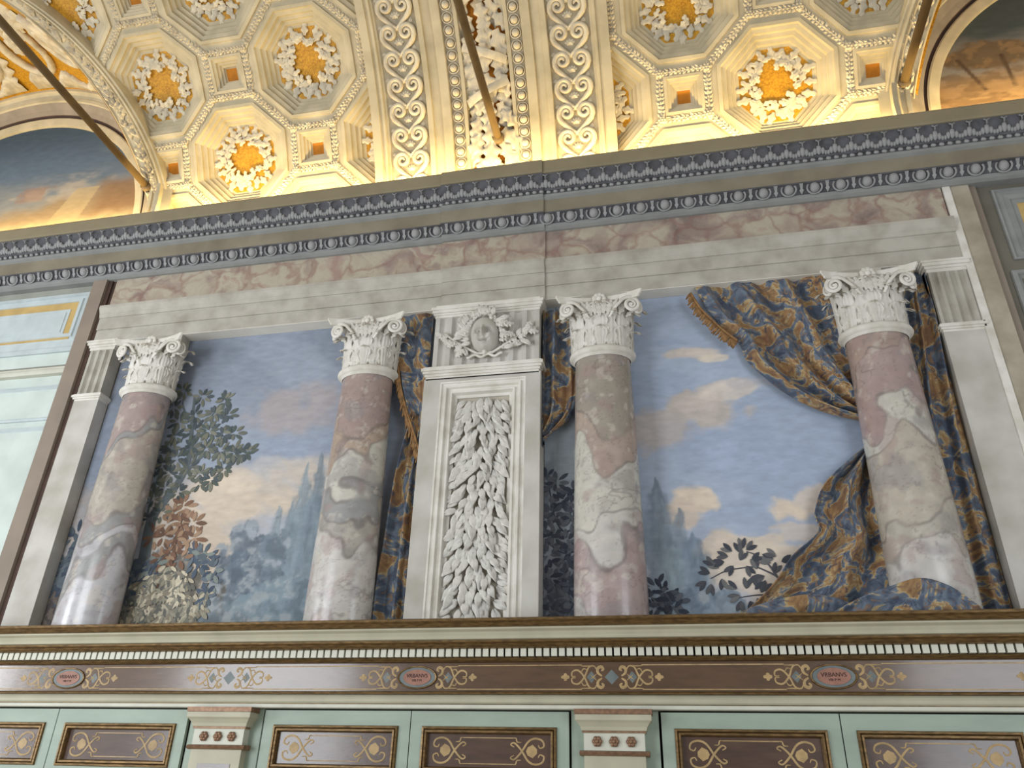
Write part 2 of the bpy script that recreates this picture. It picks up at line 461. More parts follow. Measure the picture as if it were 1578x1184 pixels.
# --- marble frieze and architrave
FR0, FR1 = -4.86, 2.155
fz = MB()
for x0, x1, d in ((FR0, XA, 0), (XA, XB, JOG), (XB, FR1, 0)):
    fz.box(x0, x1, -d, 0.12, 5.448, 5.749)
trim2 = fz.build('trim_2', MT['marble'], kind='structure'); tag(trim2, 'pink and grey veined marble frieze under the egg moulding')
ar = empty('trim_3', (0, 0, 0), 'white two-step architrave spanning the four marble columns', kind='structure')
AS = ((-4.905, XA + 0.03, 0.0), (XA + 0.03, XB, JOG), (XB, 2.165, 0.0))


def arun(prof, name, m):
    mb = MB()
    for x0, x1, d in AS: mb.ext_x([(y - d if y < 0.04 else y, z) for y, z in prof], x0, x1)
    return mb.build(name, m, ar)


arun([(0.0, 5.084), (0.0, 5.205), (0.12, 5.205), (0.12, 5.084)], 'fascia', MT['arch'])
arun([(0.0005, 5.080), (0.0005, 5.0845), (0.12, 5.0845), (0.12, 5.080)], 'soffit', mat('lit_soffit', (226, 222, 212), var=.03, bump=.03))  # whiter than the fascias: light from below is put into the colour
arun([(-0.012, 5.205), (-0.012, 5.325), (0.12, 5.325), (0.12, 5.205)], 'fascia', MT['arch'])
arun([(-0.02, 5.325), (-0.026, 5.345), (-0.03, 5.352), (-0.03, 5.362), (-0.05, 5.40), (-0.055, 5.408), (-0.055, 5.438), (0.12, 5.438), (0.12, 5.325)], 'crown_moulding', MT['arch'])
arun([(-0.02, 5.436), (-0.02, 5.449), (0.12, 5.449), (0.12, 5.436)], 'shadow_groove', MT['dbrown'])


# ------------------------------------------------------------------ painted landscape (two murals in the recess)
MY = 0.122
WPP = 0.0058


def blob(X, Z, px, py, rx, ry, seed, wob=0.35, fr=2.2, rot=0.0):
    """soft irregular patch, 1 inside 0 outside; centre and size read off the fresco"""
    cx, cz = xz(px, py, MY); k = abs(xz(px + 10, py, MY)[0] - cx) / 10
    dx = (X - cx) / (rx * k); dz = (Z - cz) / (ry * k)
    c, s_ = math.cos(rot), math.sin(rot)
    dx, dz = dx * c + dz * s_, -dx * s_ + dz * c
    d = np.sqrt(dx * dx + dz * dz) + wob * 2 * (fbm(X * fr, Z * fr, seed) - 0.5)
    return d


def over(img, c, a):
    return img * (1 - a[..., None]) + linA(c) * a[..., None]


def sky_left(X, Z):
    img = np.zeros(X.shape + (3,)) + linA((140, 151, 168))
    t = np.clip((Z - 2.6) / 2.5, 0, 1)
    img = over(img, (122, 132, 148), sstep(0.55, 1.0, t + 0.25 * (fbm(X * 1.4, Z * 2.5, 3) - 0.5)) * 0.9)
    img = over(img, (150, 160, 176), sstep(0.5, 0.62, fbm(X * 1.1 + 0.9 * Z, Z * 2.4, 9)) * 0.45)
    img = over(img, (176, 166, 158), sstep(0.50, 0.0, t) * 0.75)
    for (px, py, rx, ry, c, a, rot) in [(470, 640, 110, 34, (164, 152, 150), .75, .5), (400, 760, 150, 46, (190, 176, 160), .9, .45), (330, 800, 90, 60, (196, 180, 160), .9, .3),
                                        (300, 880, 90, 60, (186, 168, 148), .8, 0), (120, 850, 70, 120, (176, 162, 148), .8, 0), (480, 690, 70, 26, (140, 152, 174), .6, .4), (345, 745, 60, 18, (206, 190, 168), .8, .5), (420, 810, 60, 16, (150, 160, 176), .6, .2), (440, 720, 70, 16, (192, 180, 166), .7, .45), (150, 700, 50, 60, (138, 150, 170), .8, 0), (560, 640, 60, 60, (140, 152, 172), .5, 0)]:
        d = blob(X, Z, px, py, rx, ry, int(px), 0.95, 4.6, rot)
        img = over(img, c, sstep(1.3, 0.6, d) * a)
    # far trees in blue grey
    for (px, pt, pb, w, c) in [(432, 778, 960, 10, (118, 134, 142)), (452, 772, 960, 11, (106, 122, 134)), (476, 712, 960, 13, (112, 130, 140)), (497, 696, 960, 12, (104, 122, 134)), (515, 740, 960, 14, (112, 130, 140))]:
        img = poplar(X, Z, img, px, pt, pb, w, c)
    for (px, py, rx, ry, c) in [(385, 875, 46, 60, (104, 118, 132)), (360, 900, 34, 40, (98, 112, 126)), (412, 850, 26, 34, (112, 126, 138)), (350, 945, 46, 26, (108, 122, 132)), (430, 930, 50, 40, (120, 138, 148)), (480, 940, 60, 44, (116, 134, 146))]:
        img = tuft(X, Z, img, px, py, rx, ry, c)
    img = tuft(X, Z, img, 255, 925, 66, 50, (104, 100, 92), (150, 142, 122)); img = tuft(X, Z, img, 225, 890, 30, 40, (98, 102, 100), (140, 142, 132))
    img = over(img, (110, 92, 78), sstep(2.78, 2.62, Z + 0.10 * (fbm(X * 5, Z * 5, 4) - .5)) * sstep(-4.0, -4.5, X) * 0.8)
    img = over(img, (150, 160, 176), sstep(.50, .64, fbm(X * 1.6 - Z * 1.2, Z * 4.5 + X, 61)) * sstep(.62, .3, t) * .0 + sstep(.50, .66, fbm((X * .8 - Z * .6) * 1.6, (X * .6 + Z * .8) * 5.0, 63)) * .42 * (img[..., 0] > img[..., 2] * .8))
    img = (img * .82 + img.mean(-1, keepdims=True) * .18) * 1.10
    return img * (0.93 + 0.14 * fbm(X * 16, Z * 40, 21, 3))[..., None]


def poplar(X, Z, img, px, pt, pb, w, c):
    x0, z1 = xz(px, pt, MY); xb, z0 = xz(px, pb, MY); k = 0.0056 * (1.15 if px < 700 else 1)
    t = np.clip((z1 - Z) / (z1 - z0), 0, 1)
    half = w * k * np.clip(t * 2.6, 0, 1) ** .75 * (0.35 + 1.25 * fbm(X * 14, Z * 16, int(px)))
    n = fbm(X * 30, Z * 9, int(px) + 3)
    a = sstep(1.5, 0.5, np.abs(X - x0 + 0.05 * (n - .5)) / np.maximum(half, 1e-3) + .5 * (fbm(X * 24, Z * 24, int(px) + 9) - .5)) * (Z < z1)
    cc = linA(tuple(v + 8 for v in c))[None, None, :] * (0.6 + 0.85 * n)[..., None]
    return img * (1 - 0.82 * a[..., None]) + cc * 0.82 * a[..., None]


def tuft(X, Z, img, px, py, rx, ry, c, hi=(158, 164, 166)):
    d = blob(X, Z, px, py, rx, ry, int(px * 3 + py), 0.9, 9.0)
    n = fbm(X * 13, Z * 13, int(px))
    a = sstep(1.1, 0.85, d)
    img = over(img, c, a * 0.92)
    img = over(img, hi, a * sstep(0.52, 0.66, n) * 0.6)
    return over(img, tuple(v * 0.78 for v in c), a * sstep(0.48, 0.34, n) * 0.55)


def sky_right(X, Z):
    img = np.zeros(X.shape + (3,)) + linA((146, 160, 182))
    t = np.clip((Z - 2.6) / 2.5, 0, 1)
    img = over(img, (136, 150, 174), sstep(0.6, 1.0, t + 0.2 * (fbm(X * 1.4, Z * 2.5, 5) - .5)) * 0.8)
    img = over(img, (160, 172, 190), sstep(0.50, 0.62, fbm(X * 1.2, Z * 3.0, 8)) * 0.5)
    img = over(img, (190, 180, 170), sstep(0.30, 0.02, t) * 0.6)
    for (px, py, rx, ry, c, a, rot) in [(1075, 632, 62, 34, (176, 166, 158), .95, .15), (1020, 660, 48, 40, (172, 164, 160), .9, 0), (1120, 600, 46, 14, (192, 182, 172), .85, .15), (1160, 588, 40, 10, (172, 168, 172), .5, .1), (1060, 545, 48, 10, (190, 178, 164), .8, .1), (1100, 552, 22, 6, (200, 188, 170), .8, 0),
                                        (1078, 772, 36, 20, (206, 190, 170), .95, 0), (1050, 796, 26, 22, (196, 180, 164), .9, 0), (1225, 785, 42, 22, (204, 188, 168), .95, 0), (1265, 765, 36, 18, (196, 184, 172), .9, 0), (1240, 820, 50, 14, (190, 178, 166), .8, 0), (1140, 845, 50, 26, (198, 184, 166), .95, 0), (1100, 850, 30, 36, (192, 178, 162), .9, 0), (1200, 860, 50, 26, (200, 186, 168), .95, 0), (1150, 890, 70, 30, (198, 184, 168), .85, 0), (1170, 820, 40, 10, (148, 162, 184), .8, 0), (1130, 700, 90, 50, (144, 158, 182), .7, 0)]:
        d = blob(X, Z, px, py, rx, ry, int(px), 0.85, 6.0, rot)
        img = over(img, c, sstep(1.2, 0.75, d) * a)
        img = over(img, tuple(min(255, v * 1.07) for v in c), sstep(0.9, 0.3, d + 0.35 * 0) * sstep(0.5, 0.62, fbm(X * 7, Z * 7, int(py))) * a * .6)
    for (px, pt, pb, w, c) in [(1008, 735, 950, 17, (106, 120, 134)), (1022, 768, 950, 14, (112, 126, 138)), (1046, 782, 950, 15, (106, 120, 132)), (1066, 818, 950, 16, (98, 114, 130)), (1034, 840, 950, 16, (124, 140, 150)), (1080, 850, 950, 10, (104, 120, 134))]:
        img = poplar(X, Z, img, px, pt, pb, w, c)
    img = tuft(X, Z, img, 1110, 935, 40, 24, (128, 144, 158)); img = tuft(X, Z, img, 1060, 930, 40, 24, (112, 128, 144))
    # dim park seen between the pier and the third column
    dim = sstep(-0.42, -0.52, X)
    img = over(img, (126, 134, 140), dim * sstep(4.2, 4.0, Z) * 0.9)
    img = over(img, (150, 154, 152), dim * sstep(0.52, 0.66, fbm(X * 14, Z * 3, 44)) * .6)
    img = over(img, (84, 92, 104), dim * sstep(0.50, 0.66, fbm(X * 11, Z * 2.5, 54)) * sstep(4.1, 3.4, Z) * .8)
    img = over(img, (84, 90, 104), dim * sstep(3.3, 2.7, Z) * .7)
    img = (img * .88 + img.mean(-1, keepdims=True) * .12) * 1.16
    return img * (0.93 + 0.14 * fbm(X * 16, Z * 40, 22, 3))[..., None]


def paint_leaf(mb, x, z, ang, ln, wd, y, c, lob=False):
    """one brush-stroke leaf lying on the plaster"""
    o = [(0, 0), (0.22, 0.34), (0.5, 0.5), (0.8, 0.38), (1, 0.05), (1, -0.05), (0.8, -0.38), (0.5, -0.5), (0.22, -0.34)]
    ca, sa = math.cos(ang), math.sin(ang)
    v = [(x + u * ln * ca - w * wd * sa, y, z + u * ln * sa + w * wd * ca) for u, w in o]
    cc = (x + 0.55 * ln * ca, y - 0.0007, z + 0.55 * ln * sa)
    n = len(o); mb.add([cc] + v, [(0, i + 1, (i + 1) % n + 1) for i in range(n)], c)


def leaf_cluster(mb, px, py, n, ln, pal, spread=360, a0=0, y=MY - 0.004, jit=5):
    """a fan of strokes around a twig end"""
    x, z = xz(px, py, y)
    for k in range(n):
        a = math.radians(a0 + spread * (k + random.uniform(-.3, .3)) / n)
        r = random.uniform(0.0, 0.5) * ln
        paint_leaf(mb, x + r * math.cos(a) + random.uniform(-jit, jit) * .001, z + r * math.sin(a), a, ln * random.uniform(.75, 1.15), ln * random.uniform(.34, .46), y - random.uniform(0, 0.003), lin(random.choice(pal)))


def limb(mb, pts, w0, w1, c, y=MY - 0.003):
    P = catmull([(*xz(px, py, y),) for px, py in pts], len(pts) * 5)
    L_ = []
    for i, p in enumerate(P):
        t = P[min(i + 1, len(P) - 1)] - P[max(i - 1, 0)]; t /= np.linalg.norm(t) + 1e-9
        w = (w0 + (w1 - w0) * i / (len(P) - 1)) / 2
        L_.append([(p[0] - t[1] * w, y, p[1] + t[0] * w), (p[0], y - 0.002, p[1]), (p[0] + t[1] * w, y, p[1] - t[0] * w)])
    o = len(mb.v); mb.grid(L_); mb.c.extend([lin(c)] * (len(mb.v) - o))


mural_l = painted_grid('landscape_mural', -4.664, -1.78, 2.45, 5.084, MY, 460, 400, sky_left, MT['paint'])
tag(mural_l, 'painted cloudy blue sky with tall oak, shrubs and grey poplars behind the two left columns', 'mural')
mural_r = painted_grid('landscape_mural', -0.874, 1.90, 2.45, 5.084, MY, 440, 400, sky_right, MT['paint'])
tag(mural_r, 'painted bright sky with cream clouds and leafy twigs behind the two right columns', 'mural')

OAK = [(86, 94, 90), (78, 86, 88), (106, 109, 101), (126, 126, 114), (96, 102, 94), (84, 92, 96), (112, 114, 100)]
BLU = [(84, 94, 108), (74, 84, 98), (104, 114, 122), (92, 102, 110)]
RUS = [(126, 98, 82), (142, 114, 94), (110, 86, 74), (158, 132, 110)]
PALE = [(150, 146, 130), (176, 168, 148), (124, 122, 112), (104, 104, 98), (196, 186, 164), (138, 130, 114)]
t = MB()
for pts, w0, w1 in [([(222, 860), (234, 800), (255, 770), (280, 735), (292, 700), (296, 650), (300, 610)], .10, .018), ([(262, 762), (285, 730), (310, 705), (335, 690)], .04, .014), ([(229, 820), (228, 790), (236, 760), (245, 730)], .026, .01), ([(293, 690), (310, 660), (335, 630)], .03, .01), ([(292, 650), (282, 625), (285, 605)], .02, .008), ([(250, 775), (262, 755), (275, 745)], .02, .008)]:
    limb(t, pts, w0, w1, (98, 106, 110))
for px, py, n in [(284, 602, 9), (312, 612, 8), (346, 616, 10), (268, 628, 7), (276, 650, 8), (300, 640, 8), (330, 638, 11), (350, 640, 8), (300, 664, 9), (322, 664, 11), (345, 672, 11), (360, 668, 7), (372, 700, 9), (360, 698, 9), (340, 696, 11), (318, 692, 11), (296, 690, 10), (262, 690, 10), (272, 708, 9), (250, 716, 9), (262, 730, 9), (290, 722, 9), (310, 730, 8), (325, 740, 9), (344, 722, 10), (380, 698, 6), (240, 742, 8), (256, 752, 8), (276, 758, 7), (236, 770, 7), (246, 700, 6), (308, 746, 6), (270, 672, 7), (248, 790, 6), (228, 800, 5)]:
    leaf_cluster(t, px, py, n + 1, 0.078, OAK)
t.build('painted_oak', MT['leafp'], mural_l, kind='stuff')
t = MB()
limb(t, [(226, 945), (240, 910), (254, 880), (268, 850), (276, 815), (285, 790)], .022, .008, (96, 74, 62))
for px, py, n in [(283, 780, 9), (268, 790, 7), (298, 806, 9), (280, 806, 8), (262, 806, 7), (290, 832, 8), (272, 830, 7), (252, 824, 6), (262, 852, 9), (250, 858, 7), (276, 862, 6), (236, 828, 6), (300, 830, 5)]:
    leaf_cluster(t, px, py, n, 0.088, RUS)
t.build('painted_russet_bush', MT['leafp'], mural_l, kind='stuff')
t = MB()
for k in range(120):
    px = random.uniform(185, 320); py = random.uniform(868, 958)
    if py < 868 + abs(px - 262) * 0.55: continue
    leaf_cluster(t, px, py, 6, 0.066, PALE if px > 215 or random.random() < .5 else [(96, 104, 100), (112, 118, 112), (84, 90, 88)], spread=150, a0=205)
for px, py in [(318, 862), (326, 880), (322, 898), (305, 868), (210, 880), (222, 872), (240, 870), (208, 900), (230, 885), (318, 920), (195, 912), (300, 855), (312, 856)]:
    leaf_cluster(t, px, py, 7, 0.085, BLU + [(128, 136, 132)])
t.build('painted_pale_shrub', MT['leafp'], mural_l, kind='stuff')
t = MB()
for px, py in [(118, 826), (122, 842), (112, 862), (100, 868), (104, 880), (92, 884), (84, 895), (98, 900), (110, 888), (80, 910), (92, 915), (106, 908), (76, 925), (88, 930)]:
    leaf_cluster(t, px, py, 8, 0.095, BLU)
for k in range(40):
    leaf_cluster(t, random.uniform(62, 110), random.uniform(925, 958), 5, 0.08, [(104, 96, 92), (88, 82, 82), (116, 106, 98)])
t.build('painted_blue_shrub', MT['leafp'], mural_l, kind='stuff')
TW = [(80, 82, 88), (92, 93, 96), (110, 110, 110), (70, 73, 80)]
t = MB()
for pts in [[(1206, 905), (1198, 890), (1180, 880), (1160, 874), (1120, 880), (1095, 892)], [(1198, 890), (1184, 870), (1166, 856), (1150, 850)], [(1206, 905), (1190, 915), (1160, 918), (1135, 922)]]:
    limb(t, pts, .014, .006, (92, 92, 98))
for px, py, a in [(1150, 848, 40), (1140, 852, 100), (1128, 850, 150), (1122, 858, 170), (1116, 866, 190), (1140, 864, 60), (1158, 864, 30), (1150, 872, 300), (1130, 872, 230), (1108, 876, 150), (1094, 884, 160), (1088, 896, 220), (1096, 900, 260), (1112, 892, 280), (1166, 878, 100), (1164, 886, 250), (1178, 888, 200), (1176, 896, 240), (1192, 884, 60), (1188, 868, 160), (1192, 862, 170), (1204, 866, 20), (1196, 858, 150), (1136, 908, 150), (1140, 918, 200), (1142, 926, 260), (1156, 926, 280), (1150, 908, 80), (1166, 922, 300), (1176, 912, 60), (1144, 846, 90), (1100, 872, 140)]:
    x, z = xz(px, py, MY - .004)
    for q in (-18, 14): paint_leaf(t, x, z, math.radians(a + q), 0.075, 0.030, MY - .004 - random.uniform(0, .002), lin(random.choice(TW)))
t.build('painted_twigs', MT['leafp'], mural_r, kind='stuff')
t = MB()
DK = [(66, 71, 80), (78, 83, 92), (92, 96, 102), (58, 63, 74)]
limb(t, [(888, 810), (870, 820), (856, 800), (850, 770), (845, 745)], .012, .006, (62, 66, 78))
limb(t, [(888, 850), (866, 852), (846, 838)], .012, .006, (62, 66, 78))
limb(t, [(890, 905), (866, 888), (840, 892)], .012, .006, (62, 66, 78))
for px, py in [(840, 738), (856, 744), (848, 756), (868, 770), (882, 760), (850, 790), (866, 786), (842, 800), (880, 800), (840, 830), (852, 826), (872, 836), (884, 846), (870, 860), (846, 856), (840, 890), (854, 898), (870, 905), (842, 915), (860, 922), (878, 925), (838, 940), (852, 944), (870, 945), (884, 900), (880, 880)]:
    leaf_cluster(t, px, py, 8, 0.075, DK)
for px, py in [(1012, 905), (1024, 912), (1012, 922), (1030, 926), (1040, 930), (1020, 935), (1008, 938), (1036, 940)]:
    leaf_cluster(t, px, py, 6, 0.075, DK)
t.build('painted_dark_branches', MT['leafp'], mural_r, kind='stuff')


# ------------------------------------------------------------------ generic ornament meshes
def laurel_leaf(name, ln, wd, m, curl=0.25, dome=0.18):
    """pointed leaf with a raised midrib, stem at the origin, lying in xz, front towards -y"""
    P = []
    for i in range(8):
        v = i / 7; w = wd / 2 * (math.sin(PI * (0.10 + 0.90 * v) ** 0.85) ** 1.1) if v < 1 else 0.0
        yy = -curl * ln * math.sin(PI * v * 0.85) * 0.55
        P.append([(-w, yy + dome * wd * .30, ln * v), (-w * .55, yy - dome * wd * .30, ln * v), (0, yy + dome * wd * .35, ln * v), (w * .55, yy - dome * wd * .30, ln * v), (w, yy + dome * wd * .30, ln * v)])
    return MB().grid(P).mesh(name, m, True)


def lobed_leaf(name, ln, wd, m, lobes=3, th=0.02):
    """oak-like leaf with rounded lobes, domed front"""
    N_ = 10 * lobes; half = []
    for i in range(N_ + 1):
        v = i / N_
        w = wd / 2 * (math.sin(PI * (0.08 + 0.92 * v)) ** 0.6) * (0.78 + 0.22 * math.cos(2 * PI * lobes * (v - .12 * (v < 1)) + PI))
        half.append((max(w, 0.001 if 0 < i < N_ else 0), ln * v))
    P = []
    for w, z in half:
        zz = z / ln
        b = -th * (0.35 + math.sin(PI * zz))
        P.append([(-w, 0.0, z), (-w * .55, b, z), (0, b * .25, z), (w * .55, b, z), (w, 0.0, z)])
    return MB().grid(P).mesh(name, m, True)


def acanthus(name, H, W, r0, m):
    P = []
    for i in range(17):
        v = i / 16
        if v < 0.72:
            z = H * v / 0.72 * 0.92; r = r0 + 0.012 * (v / 0.72) ** 2
        else:
            t_ = (v - 0.72) / 0.28; a = t_ * PI * 0.95
            z = H * 0.92 + 0.045 * H / .2 * math.sin(a) * 0.6; r = r0 + 0.012 + 0.040 * (1 - math.cos(a)) * (H / .2) ** .5
        lob = 1 - 0.26 * abs(math.sin(v * PI * 4.0)) ** 2
        w = W * (0.55 + 0.45 * math.sin(PI * min(1.0, v * 1.15))) * lob * (1 if v < .8 else max(.25, 1 - (v - .8) * 3.2))
        row = []
        for k in range(11):
            u = -1 + k / 5
            y = -r + 0.028 * u * u * (W / .09) - 0.011 * math.cos(u * PI * 4) - 0.011 * math.cos(v * PI * 8) * abs(u)
            row.append((w * u, y, z))
        P.append(row)
    return MB().grid(P).mesh(name, m, True)


def spiral_pts(r0, r1, turns, a0, n=40, sgn=1, y=0.0):
    return [((r0 + (r1 - r0) * t) * math.cos(a0 + sgn * turns * 2 * PI * t), y - 0.0 * t, (r0 + (r1 - r0) * t) * math.sin(a0 + sgn * turns * 2 * PI * t)) for t in np.linspace(0, 1, n)]


# ------------------------------------------------------------------ columns
CAPZ = 4.515
acan1 = acanthus('acanthus_leaf', 0.165, 0.088, 0.205, MT['capw'])
acan2 = acanthus('acanthus_leaf', 0.285, 0.088, 0.21, MT['capw'])
acan3 = acanthus('acanthus_leaf', 0.345, 0.060, 0.222, MT['capw'])
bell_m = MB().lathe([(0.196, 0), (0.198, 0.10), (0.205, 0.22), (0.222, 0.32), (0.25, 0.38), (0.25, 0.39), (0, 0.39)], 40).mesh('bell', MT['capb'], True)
ring_prof = [(0.205, -0.075), (0.212, -0.07), (0.212, -0.055), (0.226, -0.052), (0.240, -0.040), (0.244, -0.026), (0.240, -0.012), (0.226, 0.0), (0.19, 0.002)]
necking_m = MB().lathe(ring_prof, 56).mesh('necking_ring', MT['capw'], True)


for me_ in (bell_m, necking_m):
    for v_ in me_.vertices: v_.co.y = min(v_.co.y, 0.195)


def abacus_pts(s_=1.0):
    base = [(x_, -(0.205 + 0.115 * (x_ / 0.31) ** 2)) for x_ in np.linspace(-0.31, 0.31, 13)]
    out = []
    for q in range(4):
        a = q * PI / 2
        out += [(s_ * (x_ * math.cos(a) - y_ * math.sin(a)), s_ * (x_ * math.sin(a) + y_ * math.cos(a))) for x_, y_ in base]
    return [p for p in out if p[1] <= 0.09 * s_]


def abacus_mesh():
    mb = MB()
    lay = [(0.93, 0.375), (0.95, 0.392), (0.97, 0.395), (0.97, 0.402), (1.0, 0.415), (1.0, 0.432)]
    P = [[(x_, min(y_, 0.09), z_) for x_, y_ in abacus_pts(s_)] for s_, z_ in lay]
    mb.grid(P, False, True); n = len(P[0]); o = (len(lay) - 1) * n
    mb.f.append(tuple(range(o, o + n))); mb.f.append(tuple(range(n))[::-1])
    return mb.mesh('abacus', MT['capw'])


abac_m = abacus_mesh()
vol = MB()
sp = spiral_pts(0.062, 0.010, 1.9, PI * 0.5, 46, -1)
stem = [(-0.15, 0.06, -0.10), (-0.11, 0.045, -0.02), (-0.06, 0.02, 0.045), (-0.03, 0.005, 0.06)]
vol.tube(stem + sp, list(np.linspace(0.010, 0.017, 4)) + list(np.linspace(0.017, 0.009, 46)), 6)
vol.ball((0, -0.004, 0), 0.013, 8, 4)
vol_m = vol.mesh('volute', MT['capw'], True)
vs_m = MB().tube(sp, list(np.linspace(0.017, 0.009, 46)), 6).ball((0, -0.004, 0), 0.013, 8, 4).mesh('volute', MT['capw'], True)
volm = MB(); volm.v = [(-x_, y_, z_) for x_, y_, z_ in vol.v]; volm.f = [f_[::-1] for f_ in vol.f]
vol_mm = volm.mesh('volute', MT['capw'], True)
hel = MB()
for s_ in (-1, 1):
    hel.tube([(s_ * 0.10, 0.0, -0.09), (s_ * 0.085, -0.004, -0.04)] + [(s_ * (0.045 + p_[0]), p_[1] - 0.006, p_[2] + .0) for p_ in spiral_pts(0.038, 0.008, 1.4, PI * .1, 26, 1)], 0.0085, 5)
hel_m = hel.mesh('helix', MT['capw'], True)
fle = MB()
for k in range(9):
    a = 2 * PI * k / 9
    fle.ball((0.036 * math.cos(a), 0, 0.036 * math.sin(a)), 0.021, 7, 4, 1, 0.7, 1)
fle.ball((0, -0.012, 0), 0.022, 8, 4)
fle_m = fle.mesh('fleuron', MT['capw'], True)
frond = lobed_leaf('frond', 0.12, 0.05, MT['capw'], 3, 0.012)


def shaft_colors(th, t, bands, seed):
    """breccia: broad patches of different stone with darker veins where they meet"""
    u = th * 0.22
    wob = 0.15 * (fbm(u * 5 + seed, t * 8, seed, 2) - .5) * 2 + 0.07 * np.sin(th * 1.0 + seed) + 0.02 * (fbm(u * 22, t * 30, seed + 5, 3) - .5)
    tt = np.clip(t + wob, 0, 0.999)
    kx, kc, prev, vein = [], [], 0, np.zeros(th.shape)
    for k, (t1, c) in enumerate(bands):
        kx += [prev + .012, t1 - .012]; kc += [linA(c), linA(c)]
        if k: vein = np.maximum(vein, sstep(0.016, 0.002, np.abs(tt - prev)) * (0.15 + 0.75 * vnoise(u * 10, t * 14, seed + k)))
        prev = t1
    img = np.stack([np.interp(tt, kx, [c[q] for c in kc]) for q in range(3)], -1)
    n2 = fbm(u * 7 + 3, t * 15, seed + 9, 3)
    vein = np.maximum(vein, 0.6 * sstep(0.022, 0.0, np.abs(n2 - 0.5)) * sstep(0.4, 0.65, vnoise(u * 4, t * 7, seed + 2)))
    vein = np.maximum(vein, 0.4 * sstep(0.02, 0.0, np.abs(fbm(u * 11 + 9, t * 20, seed + 41, 4) - 0.47)))
    n3 = fbm(u * 13, t * 34, seed + 14)
    img = img * (0.86 + 0.28 * n3)[..., None]
    img = over(img, (196, 188, 176), sstep(0.60, 0.72, fbm(u * 16, t * 30, seed + 20)) * 0.5)
    img = over(img, (156, 132, 128), sstep(0.56, 0.70, fbm(u * 8, t * 15, seed + 30)) * 0.45)
    img = over(img, (134, 130, 130), sstep(.54, .70, fbm(u * 6 + 20, t * 12, seed + 50)) * .5)
    return over(img, (98, 88, 86), vein * 0.8)


SH0, SH1 = 2.44, CAPZ - 0.07


def column(x, bands, seed, label):
    root = empty('marble_column', (x, -0.03, 0), label, 'column', 'marble columns of the painted colonnade')
    root.scale = (1, 0.72, 1)
    n, m_ = 120, 280
    th = np.linspace(-PI, PI, n, endpoint=False); t_ = np.linspace(0, 1, m_)
    TH, T = np.meshgrid(th, t_, indexing='ij')
    r = 0.233 - 0.033 * np.clip((T - 0.15) / 0.85, 0, 1) ** 1.25
    co = np.stack([r * np.sin(TH), np.minimum(-r * np.cos(TH), 0.205), SH0 + (SH1 - SH0) * T], -1)
    rgb = np.clip(shaft_colors(TH, T, bands, seed), 0, 1)
    mb = MB().grid([[tuple(p) for p in row] for row in co], True, False)
    me = mb.mesh('shaft', MT['shaft'], True)
    a = me.color_attributes.new('col', 'FLOAT_COLOR', 'POINT')
    a.data.foreach_set('color', np.concatenate([rgb.reshape(-1, 3), np.ones((n * m_, 1))], 1).astype(np.float32).ravel())
    tag(link(me, 'shaft', root), 'polished pink and grey veined marble shaft')
    base = Matrix.Translation((0, 0, CAPZ))
    link(necking_m, 'necking_ring', root, mw=base)
    base = base @ Matrix.Scale(0.85, 4, (0, 1, 0))
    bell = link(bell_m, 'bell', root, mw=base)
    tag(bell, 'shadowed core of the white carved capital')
    for k in range(-2, 3):
        link(acan1, 'acanthus_leaf', bell, mw=Matrix.Rotation(k * PI / 4, 4, 'Z'))
    for k in range(-2, 3):
        link(acan3, 'acanthus_leaf', bell, mw=Matrix.Rotation(k * PI / 4, 4, 'Z'))
    for k in range(-3, 3):
        link(acan2, 'acanthus_leaf', bell, mw=Matrix.Rotation((k + .5) * PI / 4, 4, 'Z'))
    for k, (px_, pz_, ln_) in enumerate([(-.19, .26, .9), (-.14, .27, 1.1), (-.09, .28, 1.1), (.09, .28, 1.1), (.14, .27, 1.1), (.19, .26, .9), (-.03, .27, 1.0), (.03, .27, 1.0), (0, .25, 1.0), (-.06, .26, 1.1), (.06, .26, 1.1)]):
        link(frond, 'frond', bell, mw=Matrix.Translation((px_, -math.sqrt(.235 ** 2 - px_ ** 2) - .01, pz_)) @ Matrix.Rotation(px_ * 4, 4, 'Y') @ Matrix.Scale(ln_, 4))
    ab = link(abac_m, 'abacus', root, mw=base)
    link(fle_m, 'fleuron', ab, mw=Matrix.Translation((0, -0.235, 0.405)))
    link(hel_m, 'helix', ab, mw=Matrix.Translation((0, -0.235, 0.335)))
    for sx, me_ in ((1, vol_m), (-1, vol_mm)):
        link(me_, 'volute', ab, mw=Matrix.Translation((sx * 0.235, -0.255, 0.325)) @ Matrix.Rotation(sx * 0.45, 4, 'Z'))
        link(vs_m, 'volute', ab, mw=Matrix.Translation((sx * 0.275, -0.19, 0.318)) @ Matrix.Rotation(sx * 1.05, 4, 'Z') @ Matrix.Scale(.9, 4))
    imp = MB().box(-0.15, 0.15, 0.04, 0.20, CAPZ + 0.43, 5.083).build('impost', MT['arch'], root)
    return root


